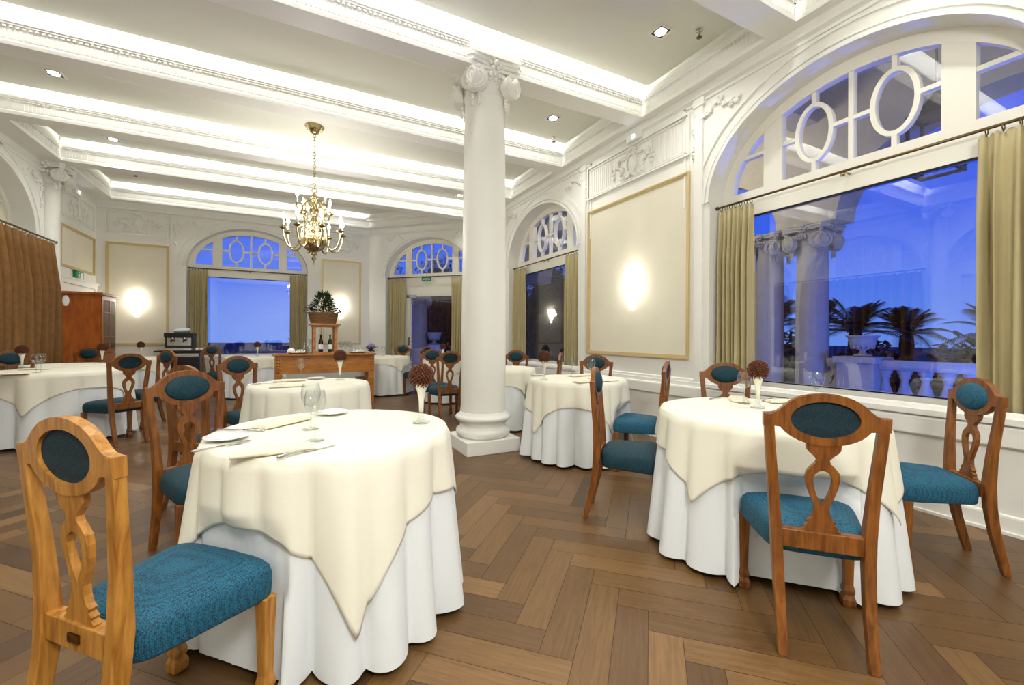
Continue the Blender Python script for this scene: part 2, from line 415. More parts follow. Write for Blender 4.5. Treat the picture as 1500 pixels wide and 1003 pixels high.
# door bay
def door_bay():
    T, dz = TC, .07; d = .24; w0, w1 = d-.03, d+.05; mb = MB()
    fanlight(mb, T, 0, dz, w0, w1)
    mb.obox(T, -AW+.003, AW-.003, w0-.002, w1, 2.23, 2.665+dz)
    for sg in (-1, 1):
        a, b = sorted((sg*.66, sg*AW)); mb.obox(T, a, b, w0+.001, w1, 0, 2.3)
    mb.obox(T, -.66, .66, w0, w1, 0, .03)
    mb.obox(T, -.72, .72, w0-.012, w0, 2.23, 2.27)
    mb.obox(T, -AW, AW, w0-.008, w0, 2.42, 2.44)
    o = struct(mb.build('door_1', M['frame']), 'glazed exit door below an arched fanlight')
    fan_pane(T, 0, dz, d).build('fanlight_pane', M['glass'], o, fix=False)
    lf = MB(); lf.obox(T, -.66, -.575, d-.03, d+.02, .03, 2.23); lf.obox(T, .575, .66, d-.03, d+.02, .03, 2.23)
    lf.obox(T, -.575, .575, d-.03, d+.02, 2.17, 2.23); lf.obox(T, -.575, .575, d-.03, d+.02, .03, .16)
    leaf = lf.build('door_leaf', M['frame'], o)
    MB().add([T(-.575, d, .16), T(.575, d, .16), T(.575, d, 2.17), T(-.575, d, 2.17)], [(0, 1, 2, 3)]).build('pane', M['glass'], leaf, fix=False)
    h = MB(); h.obox(T, -.635, -.60, d-.045, d-.03, .95, 1.15); h.tube([T(-.618, d-.045, 1.05), T(-.618, d-.09, 1.05), T(-.5, d-.09, 1.05)], .009)
    h.build('door_handle', M['steel'], leaf)
    c = MB(); c.obox(T, -.66, -.40, d-.09, d-.03, 2.13, 2.20); c.build('door_closer', M['steel'], leaf)
door_bay()

# ------------------------------------------------------------------ mouldings
def arch_moulding(name, T, uc, dz, label=None):
    mb = MB(); TT = lambda u, w, z: T(uc+u, w, z); n = 48
    e = lambda g: [((AW+g)*cos(PI*i/n), 2.60+dz+(ARH+g)*sin(PI*i/n)) for i in range(n+1)]
    mb.strip(e(.035), e(.0), TT, -.028, 0)
    mb.strip(e(.085), e(.055), TT, -.02, 0)
    mb.strip(e(.19), e(.165), TT, -.016, 0)
    # spandrel frame with leaf spray
    W = 1.50; zt = 3.72
    for sg in (-1, 1):
        a, b = sorted((sg*W, sg*(W-.025))); mb.obox(TT, a, b, -.016, 0, 2.62+dz, zt)
        a, b = sorted((sg*(W-.06), sg*(W-.075))); mb.obox(TT, a, b, -.012, 0, 2.62+dz, zt-.05)
        for k in range(40):
            t = k/39; r = random.random()
            uu = sg*(W-.16-.5*t); zz = zt-.14-.05*sin(t*9)-.03*r
            mb.blob((uu+random.uniform(-.02, .02), -.012, zz+random.uniform(-.03, .03)), .024+.014*r*(1-t), .02, .011+.006*r, TT, 6, 4, random.random()*3)
        for k in range(12):
            t = k/11
            mb.blob((sg*(W-.14+.02*sin(t*10)), -.01, zt-.2-.42*t), .026*(1.1-t*.6), .018, .03, TT, 6, 4, random.random()*3)
    mb.obox(TT, -W, W, -.016, 0, zt-.02, zt+.005)
    return struct(mb.build(name, M['trim']), label)
for i, (T, uc, dz) in enumerate([(TR, 1.89, 0), (TR, 6.56, 0), (TB, WB[0], WB[1]), (TL, 7.88, .06), (TL, 5.22, .06)]):
    arch_moulding('trim_%d' % (i+1), T, uc, dz)
def corner_arch():
    mb = MB(); n = 48; dz = .07
    e = lambda g: [((AW+g)*cos(PI*i/n), 2.60+dz+(ARH+g)*sin(PI*i/n)) for i in range(n+1)]
    mb.strip(e(.035), e(0), TC, -.028, 0); mb.strip(e(.085), e(.055), TC, -.02, 0)
    for sg in (-1, 1):
        for k in range(22):
            t = k/21; mb.blob((sg*(1.12-.45*t), -.01, 3.62-.06*sin(t*8)+.03*random.random()), .03, .02, .02, TC, 6, 4, random.random()*3)
    struct(mb.build('trim_6', M['trim']))
corner_arch()

def picture_panel(name, T, u0, u1, z0, z1, label):
    mb = MB(); g = .046
    for k, (a, b, dd) in enumerate(((0, .018, -.03), (.018, .034, -.02), (.034, g, -.012))):
        mb.ring([(u0+a, z0+a), (u1-a, z0+a), (u1-a, z1-a), (u0+a, z1-a)], [(u0+b, z0+b), (u1-b, z0+b), (u1-b, z1-b), (u0+b, z1-b)], T, dd, 0)
    o = struct(mb.build(name, M['gold']), label)
    MB().add([T(u0+g, -.005, z0+g), T(u1-g, -.005, z0+g), T(u1-g, -.005, z1-g), T(u0+g, -.005, z1-g)], [(0, 1, 2, 3)]).build('panel_field', M['panel'], o, fix=False)
    return o
picture_panel('trim_7', TR, 3.31, 5.125, .94, 3.015, 'large gilt framed cream panel on the right wall')
picture_panel('trim_8', TB, -3.31, -2.30, .96, 3.045, 'gilt framed cream panel left of the back window')
picture_panel('trim_9', TB, .645, 1.56, .96, 3.04, 'gilt framed cream panel right of the back window')
picture_panel('trim_10', TL, 9.86, 11.25, 2.33, 3.05, 'small gilt framed panel high on the left wall')

def frieze_panel(name, T, u0, u1, z0, z1, ribs=True):
    mb = MB()
    for a, b, dd in ((0, .02, -.03), (.035, .05, -.016)):
        mb.ring([(u0+a, z0+a), (u1-a, z0+a), (u1-a, z1-a), (u0+a, z1-a)], [(u0+b, z0+b), (u1-b, z0+b), (u1-b, z1-b), (u0+b, z1-b)], T, dd, 0)
    uc = (u0+u1)/2; zc = (z0+z1)/2
    if ribs:
        x = u0+.07
        while x < u1-.07:
            if abs(x-uc) > .32: mb.obox(T, x, x+.022, -.008, 0, z0+.07, z1-.07)
            x += .045
    for k in range(90):
        t = 2*PI*k/90; rr = 1+.25*sin(5*t)+.25*random.random()
        mb.blob((uc+.17*rr*cos(t)*(1.25 if abs(cos(t)) > .5 else 1), -.015, zc+.145*rr*sin(t)), .022+.012*random.random(), .024, .014+.01*random.random(), T, 6, 4, random.random()*3)
    for k in range(24):
        sg = 1 if k % 2 else -1; t = (k//2)/12
        mb.blob((uc+sg*(.25+.14*t), -.012, zc+.10*sin(7*t)), .025, .02, .018, T, 6, 4, random.random()*3)
    mb.ring([(uc+.10*cos(t*PI/12), zc+.13*sin(t*PI/12)) for t in range(24)], [(uc+.08*cos(t*PI/12), zc+.11*sin(t*PI/12)) for t in range(24)], T, -.03, 0)
    mb.blob((uc, -.0, zc), .08, .022, .11, T, 16, 6)
    return struct(mb.build(name, M['trim']))
frieze_panel('trim_11', TR, 3.31, 5.14, 3.19, 3.66)
frieze_panel('trim_12', TB, -3.32, -2.31, 3.22, 3.68, False)
frieze_panel('trim_13', TB, .62, 1.6, 3.22, 3.68, False)
frieze_panel('trim_14', TL, 9.9, 11.25, 3.2, 3.66, False)

# dado, chair rail and baseboards
def dado(name, T, u0, u1):
    mb = MB()
    mb.profile([(0, .735), (-.02, .725), (-.022, .70), (-.034, .695), (-.034, .655), (-.058, .648), (-.062, .635), (-.062, .535), (-.055, .525), (-.03, .522), (-.03, .115)], T, u0, u1)
    for e in (u0, u1): mb.obox(T, e-.001, e+.001, -.062, 0, .53, .70)
    struct(mb.build(name, M['trim'], fix=False))
def base(name, T, u0, u1):
    mb = MB(); mb.profile([(-.03, .118), (-.042, .112), (-.045, .10), (-.045, .02), (-.058, .018), (-.058, 0)], T, u0, u1)
    struct(mb.build(name, M['trim'], fix=False))
for nm, T, spans in (('right', TR, [(YF, ACY)]), ('back', TB, [(XL, ACX)]), ('left', TL, [(YF, 9.82)]), ('corner', TC, [(cl, -1.17)])):
    for (a, b) in spans:
        dado('trim_%s' % nm, T, a, b); base('baseboard_%s' % nm, T, a, b)
dado('trim_15', TL, 11.3, YB)
# panelled door on the left wall behind the cabinet
def left_door():
    mb = MB(); mb.obox(TL, 9.9, 11.2, -.03, 0, 0, 2.05)
    o = struct(mb.build('door_2', M['trim']))
    f = MB(); f.obox(TL, 9.82, 9.9, -.05, 0, 0, 2.06); f.obox(TL, 11.2, 11.28, -.05, 0, 0, 2.06); f.obox(TL, 9.80, 11.3, -.06, 0, 2.06, 2.14); f.obox(TL, 9.78, 11.32, -.08, 0, 2.14, 2.17)
    f.build('door_frame', M['trim'], o)
left_door()
# plain pilaster strips on the right wall
for nm, u in (('trim_16', 5.235), ('trim_17', 3.19)):
    mb = MB(); mb.obox(TR, u-.05, u+.05, -.025, 0, .72, 3.80); mb.obox(TR, u-.07, u+.07, -.035, 0, 3.66, 3.74); struct(mb.build(nm, M['trim']))

# ------------------------------------------------------------------ ceiling: beams, cornices, suspended panels, cove lights
FACE = [(0, ZS), (0, 3.902), (.012, 3.906), (.012, 3.916), (.020, 3.924), (.020, 4.036)]
UPPER = [(.012, 4.060), (.004, 4.064), (.004, 4.080), (-.002, 4.085), (-.002, 4.112), (.012, 4.12), (.030, 4.165), (.036, 4.20), (.042, 4.42), (.042, ZT)]
def cornice(mb, T, l0, l1, dent=.044, ribs=True):
    """T(l, a, z): a grows into the beam"""
    mb.profile(FACE+[(.020, 4.060)]+UPPER, T, l0, l1)
    x = l0+.02
    while x < l1-.02:
        mb.obox(T, x, x+dent*.55, .008, .021, 4.038, 4.057)
        x += dent
    if ribs:
        x = l0+.02
        while x < l1-.03:
            mb.obox(T, x, x+.02, .0165, .021, 3.94, 4.02); x += .036
BW = .24
XI0, XI1 = XL+.28, XR-.02
for i, y in enumerate(BEAMS):
    mb = MB(); T = lambda l, a, z, y=y: (l, y+a, z)
    cornice(mb, T, XI0-.03, XR)
    mb.add([(XL, y, ZS), (XR, y, ZS), (XR, y+BW, ZS), (XL, y+BW, ZS)], [(0, 1, 2, 3)])
    mb.box(XL, XR, y+BW-.02, y+BW, ZS+.01, ZT)
    mb.profile([(BW, 3.90), (BW+.02, 3.90), (BW+.02, 3.88), (BW, ZS)], T, XL, XR)
    struct(mb.build('ceiling_beam', M['trim'], fix=False), 'white plaster ceiling beam with dentils and a lit cove')
# cornice on back wall, slanted wall, right and left sides of every coffer
mb = MB(); ye = YB-.17
cornice(mb, lambda l, a, z: (l, ye+a, z), XI0-.03, ACX+.08)
mb.add([(XL, ye, ZS), (XR, ye, ZS), (XR, YB, ZS), (XL, YB, ZS)], [(0, 1, 2, 3)])
mb.profile([(0, 3.76), (-.03, 3.745), (-.04, 3.72), (-.0, 3.70)], TB, XL, ACX)
struct(mb.build('trim_18', M['trim'], fix=False))
mb = MB(); mb.profile([(-.17, ZS), (-.17, 3.90), (-.15, 3.905), (-.13, 3.925), (-.13, 4.03), (-.165, 4.04), (-.165, 4.09), (-.21, 4.12), (-.21, 4.2)], TC, cl, cr+.2)
mb.add([TC(cl-.1, -.17, ZS-.004), TC(cr+.3, -.17, ZS-.004), TC(cr+.3, 0, ZS-.004), TC(cl-.1, 0, ZS-.004)], [(0, 1, 2, 3)])
mb.profile([(0, 3.76), (-.03, 3.745), (-.04, 3.72), (0, 3.70)], TC, cl, cr)
struct(mb.build('trim_19', M['trim'], fix=False))
mb = MB(); mbl = MB()
ends = BEAMS[1:]+[ye]
for y0, y1 in zip(BEAMS, ends):
    Tr = lambda l, a, z: (XR-.10+a, l, z)
    cornice(mb, Tr, y0+BW, y1+.03)
    Tl = lambda l, a, z: (XI0-a, l, z)
    mb.add([(XR-.10, y0+BW, ZS), (XR, y0+BW, ZS), (XR, y1, ZS), (XR-.10, y1, ZS)], [(0, 1, 2, 3)]); mbl.add([(XL, y0+BW, ZS), (XI0, y0+BW, ZS), (XI0, y1, ZS), (XL, y1, ZS)], [(0, 1, 2, 3)])
    cornice(mbl, Tl, y0+BW, y1+.03)
mb.profile([(0, 3.80), (-.02, 3.79), (-.035, 3.76), (0, 3.74)], TR, YF, ACY)
mbl.profile([(0, 3.80), (-.02, 3.79), (-.035, 3.76), (0, 3.74)], TL, YF, YB)
struct(mb.build('trim_20', M['trim'], fix=False)); struct(mbl.build('trim_21', M['trim'], fix=False))
EDGE = .10
for y0, y1 in zip(BEAMS, ends):
    p = MB().box(XI0+.02, XR-.10, y0+BW, y1-EDGE, ZP, ZP+.018)
    struct(p.build('ceiling_panel', M['ceil']), 'plain suspended ceiling panel between two beams')
    if y1 < -1.5: continue
    xe = XI1 if y1 < 11 else ACX-.1
    L = bpy.data.lights.new('cove_lamp', 'AREA'); L.shape = 'RECTANGLE'; L.size = xe-XI0-.35; L.size_y = .05
    L.energy = 3.6*L.size; L.color = (1, .99, .965)
    o = bpy.data.objects.new('cove_lamp', L); col.objects.link(o)
    o.location = ((xe+XI0)/2, y1-EDGE-.035, ZP+.21); o.rotation_euler = (math.radians(32), 0, 0)

# ------------------------------------------------------------------ column with angular ionic capital
def volute(mb, T, R=.125, th=.055, side=1):
    """spiral scroll disc in the local x-z plane, axis y"""
    n = 28
    mb.add([T(R*cos(2*PI*i/n), s*th, R*sin(2*PI*i/n)) for s in (-1, 1) for i in range(n)],
           [tuple(range(n)), tuple(range(2*n-1, n-1, -1))]+[(i, (i+1) % n, n+(i+1) % n, n+i) for i in range(n)])
    for s in (-1, 1):
        pts = []
        for k in range(46):
            t = k/45*2.4*2*PI; r = R*(1-.80*k/45)
            pts.append(T(side*(r-.008)*cos(t+1.2), s*(th+.005), (r-.008)*sin(t+1.2)))
        mb.tube(pts, [(.013-.007*k/45)*R/.105 for k in range(46)], 6)
        mb.blob((0, s*th, 0), .024*R/.105, .02, .024*R/.105, T, 10, 6)
def capital_meshes(c, R, zt, half, wall_side=None):
    """returns dict of MBs; zt = top of abacus"""
    ab, sc, nk = MB(), MB(), MB()
    n = 10; poly = []
    for q in range(4):
        a0 = PI/4+q*PI/2
        for k in range(n+1):
            t = k/n*2-1
            d = half-.045*(1-t*t)
            x, y = d, t*(half-.05)
            ang = q*PI/2
            poly.append((x*cos(ang)-y*sin(ang), x*sin(ang)+y*cos(ang)))
    TT = lambda a, w, b: (c[0]+a, c[1]+b, zt+w)
    ab.prism(poly, TT, -.035, 0)
    ab.prism([(a*.96, b*.96) for a, b in poly], TT, -.075, -.035)
    vr = .112*half/.305
    for q in range(4):
        fa = q*PI/2
        for sg in (-1, 1):
            yaw = fa+sg*math.radians(24); nx, ny = cos(yaw), sin(yaw)
            fx, fy = cos(fa), sin(fa); lx_, ly_ = -fy, fx
            px_, py_ = c[0]+fx*(half-.085)+lx_*sg*(half-.115*half/.305), c[1]+fy*(half-.085)+ly_*sg*(half-.115*half/.305)
            T = lambda x, y, z, nx=nx, ny=ny, px_=px_, py_=py_: (px_-ny*x+nx*y, py_+nx*x+ny*y, zt-.225*half/.305+z)
            volute(sc, T, vr, .045, -sg)
            for k in range(4): sc.blob(T(-sg*.03, -.035, -vr-.02-.03*k), .022-.003*k, .02, .02, None, 7, 5)
        ca = PI/4+q*PI/2
        sc.tube([(c[0]+cos(ca)*half*f_, c[1]+sin(ca)*half*f_, zt-d_) for f_, d_ in ((.75, .2), (1.0, .13), (1.2, .075))], [.035, .03, .03], 8)
        # flower on the abacus and egg band
        ang = q*PI/2; dx, dy = cos(ang), sin(ang)
        F = lambda x, y, z, dx=dx, dy=dy: (c[0]+dx*(half-.035+y)-dy*x, c[1]+dy*(half-.035+y)+dx*x, zt-.045+z)
        sc.blob((0, .01, 0), .03, .03, .03, F, 8, 6)
        for k in range(6):
            a = k*PI/3; sc.blob((.05*cos(a), .0, .05*sin(a)), .026, .02, .022, F, 7, 5)
        for k in range(-3, 4):
            sc.blob((.048*k, -.01-abs(k)*.004, -.10-.008*abs(k)), .022, .02, .03, F, 7, 5)
            sc.blob((.048*k, -.02-abs(k)*.004, -.155), .018, .014, .018, F, 6, 4)
    nk.lathe([(R*.99, zt-.32), (R*1.05, zt-.31), (R*1.05, zt-.29), (R*1.0, zt-.28), (R*1.05, zt-.22), (R*1.2, zt-.15), (R*1.22, zt-.075)], 40, (c[0], c[1], 0), False, True)
    return ab, sc, nk
def column(name, c, R0, R1, z0, zt, half, plinth, mat, label, block=None, cat=None):
    o = bpy.data.objects.new(name, None); col.objects.link(o); o.location = (c[0], c[1], z0)
    z = (0, 0, 0); L = Matrix.Translation((-c[0], -c[1], -z0))
    def part(mb, nm, bv=0):
        p = mb.build(nm, mat, o, loc=(-c[0], -c[1], -z0)); return p
    p = part(MB().box(c[0]-plinth, c[0]+plinth, c[1]-plinth, c[1]+plinth, z0, z0+.135), 'plinth'); bevel(p, .006)
    t = plinth-.012
    prof = [(t-.03, .135), (t, .155), (t+.004, .185), (t, .215), (t-.04, .24), (t-.045, .25), (t-.058, .252), (R0+.02, .285), (R0+.012, .30), (R0+.045, .312), (R0+.058, .335), (R0+.045, .358), (R0+.015, .365), (R0+.012, .38), (R0, .395)]
    part(MB().lathe([(r, z0+z_) for r, z_ in prof], 56, (c[0], c[1], 0), False, False), 'column_base')
    H = zt-.32-z0-.39
    sh = [(R0+(R1-R0)*(t_**1.6), z0+.39+H*t_) for t_ in [k/14 for k in range(15)]]
    part(MB().lathe(sh, 56, (c[0], c[1], 0), False, False), 'shaft')
    ab, sc, nk = capital_meshes(c, R1, zt, half)
    cap = part(nk, 'capital'); 
    a = ab.build('abacus', mat, cap); s = sc.build('scrollwork', mat, cap)
    if block:
        part(MB().box(*block), 'impost_block')
    return o
CC = (1.825, 4.215)
c = column('column', CC, .238, .212, 0, 3.985, .305, .295, M['trim'], None, (CC[0]-.27, CC[0]+.27, CC[1]-.30, CC[1]+.30, 3.985, 4.30))
tag(c, 'tall white round column with scrolled capital on a square plinth', 'column', kind='structure')
# engaged pilasters on the left wall
for i, y in enumerate((9.45, 3.80)):
    mb = MB(); cx = XL+.03
    mb.lathe([(.15, 0), (.15, .1), (.13, .14), (.125, .5), (.12, 3.56)], 32, (cx, y, 0), False, False)
    mb.box(XL, cx+.16, y-.16, y+.16, 0, .12)
    o = struct(mb.build('trim_%d' % (22+i), M['trim']), 'half round white pilaster on the left wall')
    ab, sc, nk = capital_meshes((cx, y), .125, 3.865, .25)
    cp = nk.build('capital', M['trim'], o); ab.build('abacus', M['trim'], cp); sc.build('scrollwork', M['trim'], cp)

# ------------------------------------------------------------------ curtains
def curtain(T, u0, u1, w, ztop, zbot, pleats, mat, label, group, amp=.04, rod_z=None, phase=0):
    mb = MB(); n = pleats*10; rows = 14; vs = []
    for j in range(rows+1):
        t = j/rows; z = ztop+(zbot-ztop)*t
        for i in range(n+1):
            s = i/n; ph = s*pleats*2*PI+phase+.9*sin(s*9.1+u0*5)+.5*sin(s*21+u0*3)
            k = min(1, .35+t*2.2)
            a = amp*k*(sin(ph)+.35*sin(2*ph+1.3+t*1.2)+.22*sin(.5*ph+2*t))
            du = .006*sin(ph*1.7+3*t)*k
            vs.append(T(u0+(u1-u0)*s+du, w+a, z+(.012*sin(ph*2) if j == 0 else 0)))
    fs = [(j*(n+1)+i, j*(n+1)+i+1, (j+1)*(n+1)+i+1, (j+1)*(n+1)+i) for j in range(rows) for i in range(n)]
    mb.add(vs, fs, True)
    o = mb.build('curtain', mat, fix=False); sm = o.modifiers.new('thick', 'SOLIDIFY'); sm.thickness = .004; sm.offset = 0
    tag(o, label, 'curtain', group)
    rz = rod_z or ztop+.035
    for k in range(max(3, pleats)):
        u = u0+(u1-u0)*(k+.5)/max(3, pleats)
        r = MB(); a = T(1, 0, 0)-T(0, 0, 0); r.torus(T(u, w, rz-.008), a, .022, .0035, 12, 5); r.tube([T(u, w, rz-.03), T(u, w, ztop-.005)], .004, 5)
        r.build('curtain_ring', M['bronze'], o)
    return o
def rod(T, u0, u1, w, z, label, wallw, group='curtain rods over the windows', r=.011, mat='bronze'):
    o = MB().tube([T(u0, w, z), T(u1, w, z)], r, 10).build('curtain_rod', M[mat])
    tag(o, label, 'curtain rod', group)
    for e in (u0, u1): MB().blob(T(e, w, z), .02, .02, .02, None, 8, 6).build('finial', M[mat], o)
    for u in [(u0+u1)/2]:
        b = MB(); b.tube([T(u, w, z), T(u, wallw, z)], .009, 6); b.tube([T(u, w, z-.012), T(u, w, z-.035)], .018, 8); b.build('bracket', M['brass'], o)
    return o
OL = 'olive gold window curtains'
RW = .10
rod(TR, .73, 3.05, RW, 2.545, 'bronze curtain rod across the large right window', .21)
curtain(TR, 2.65, 3.03, RW, 2.50, .60, 7, M['curtain'], 'olive curtain at the left edge of the large right window', OL, .035)
curtain(TR, .74, 1.11, RW, 2.50, .60, 5, M['curtain'], 'wide olive curtain at the far right edge of the photo', OL, .045)
rod(TR, 5.42, 7.70, RW, 2.545, 'bronze curtain rod over the window behind the column', .21)
curtain(TR, 7.22, 7.70, RW, 2.50, .60, 6, M['curtain'], 'olive curtain beside the column on its window', OL, .03)
curtain(TR, 5.44, 5.86, RW, 2.50, .60, 6, M['curtain'], 'olive curtain against the large gilt panel edge', OL, .03)
rod(TB, WB[0]-1.14, WB[0]+1.14, .08, 2.635, 'bronze curtain rod over the back wall window', .21)
curtain(TB, WB[0]-1.15, WB[0]-.80, .08, 2.585, .55, 7, M['curtain'], 'olive curtain beside the coffee machine on the back window', OL, .03)
curtain(TB, WB[0]+.80, WB[0]+1.15, .08, 2.585, .55, 7, M['curtain'], 'olive curtain on the right of the back window', OL, .03)
rod(TC, -1.14, 1.14, .08, 2.635, 'bronze curtain rod above the glazed exit door', .21)
curtain(TC, -1.15, -.66, .08, 2.585, .06, 8, M['curtain'], 'olive curtain on the left of the exit door', OL, .03)
curtain(TC, .60, 1.13, .08, 2.585, .06, 8, M['curtain'], 'olive curtain between exit door and white column', OL, .03)
rod(TL, 4.0, 9.36, -.14, 2.63, 'dark curtain rod above the heavy brown curtain', 0, r=.014)
curtain(TL, 6.72, 9.20, -.14, 2.58, .03, 13, M['brown'], 'heavy brown velvet curtain hanging at the left wall', 'brown curtains', .10)
curtain(TL, 4.05, 6.40, -.14, 2.58, .03, 14, M['brown'], 'brown velvet curtain nearer the camera on the left wall', 'brown curtains', .10)

# ------------------------------------------------------------------ lamps
def spot(loc, e, size=2.2, blend=.9, color=(1, .985, .955)):
    L = bpy.data.lights.new('downlight_beam', 'SPOT'); L.energy = e; L.spot_size = size; L.spot_blend = blend; L.color = color; L.shadow_soft_size = .05
    o = bpy.data.objects.new('downlight_beam', L); col.objects.link(o); o.location = loc; return o
def downlight(x, y, label, e=38):
    o = thing('downlight', label, 'ceiling light', (x, y, ZP), 0, 'square recessed ceiling downlights')
    mb = MB(); T = lambda a, w, b: (a, b, w)
    mb.ring([(-.085, -.085), (.085, -.085), (.085, .085), (-.085, .085)], [(-.068, -.068), (.068, -.068), (.068, .068), (-.068, .068)], T, -.006, 0)
    mb.build('frame', M['white'], o)
    r = MB(); r.ring([(-.068, -.068), (.068, -.068), (.068, .068), (-.068, .068)], [(-.05, -.05), (.05, -.05), (.05, .05), (-.05, .05)], T, -.004, 0); r.build('inner_rim', M['black'], o)
    MB().lathe([(.052, -.008), (.052, -.003)], 20).build('lens', M['lens'], o)
    spot((x, y, ZP-.03), e)
for x, y, lab in ((3.23, 3.11, 'downlight above the large gilt panel, nearest bay'), (3.20, 5.02, 'downlight right of the column capital'),
                  (3.20, 8.70, 'small downlight just left of the column shaft'), (-2.46, 6.86, 'downlight at upper left between two lit beams'),
                  (-2.47, 8.75, 'faint downlight above the left pilaster capital')):
    downlight(x, y, lab)
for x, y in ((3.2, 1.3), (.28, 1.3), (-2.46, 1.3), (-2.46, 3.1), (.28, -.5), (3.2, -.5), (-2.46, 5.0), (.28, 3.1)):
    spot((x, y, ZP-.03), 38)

def glow(name, loc, e, r=.3):
    L = bpy.data.lights.new(name, 'POINT'); L.energy = e; L.color = (1, .975, .94); L.shadow_soft_size = r
    o = bpy.data.objects.new(name, L); col.objects.link(o); o.location = loc
glow('chandelier_and_fill_glow', (.285, -.9, 2.65), 120)  # added fill light behind the camera; no chandelier hangs there
def sconce(T, u, z, label):
    o = thing('wall_sconce', label, 'wall lamp', T(u, 0, z), 0, 'lit crystal wall sconces')
    W = lambda a, w, b: Vector(T(u+a, w, z+b))-Vector(T(u, 0, z))
    b = MB(); b.prism(ell(.05, .09, -.12, 16, 0, 2*PI)[:-1], W, -.02, 0); b.tube([W(0, -.02, -.1), W(0, -.06, -.12), W(0, -.06, -.02)], .008, 6); b.build('backplate', M['brass'], o)
    s = MB(); n = 14
    for (r0, z0, r1, z1) in ((.055, -.12, .115, .06), (.115, .06, .135, .16), (.02, -.24, .055, -.12)):
        vs = []
        for k in range(n+1):
            a = PI*k/n; vs.append(W(r0*cos(a), -.012-r0*sin(a)*.8, z0)); vs.append(W(r1*cos(a), -.012-r1*sin(a)*.8, z1))
        s.add(vs, [(2*k, 2*k+1, 2*k+3, 2*k+2) for k in range(n)], True)
    s.build('shade', M['shade'], o, fix=False)
    for k in range(9):
        a = PI*(k+.5)/9; rr = .075
        d = MB(); p = W(rr*cos(a), -.014-rr*sin(a)*.8, -.10); q = p+Vector((0, 0, -.10-.08*sin(a))); d.tube([p, (p+q)/2, q], [.004, .009, .002], 5)
        d.build('crystal_drop', M['crystal'], o)
    L = bpy.data.lights.new('sconce_lamp', 'POINT'); L.energy = 1.3; L.color = (1, .96, .89); L.shadow_soft_size = .07
    lo = bpy.data.objects.new('sconce_lamp', L); col.objects.link(lo); lo.location = T(u, -.2, z+.02)
sconce(TR, 4.19, 1.80, 'glowing crystal wall sconce on the large gilt panel')
sconce(TB, -2.83, 1.80, 'glowing wall sconce on the back panel behind the coffee machine')
sconce(TB, 1.07, 1.86, 'glowing wall sconce behind the wooden lantern')

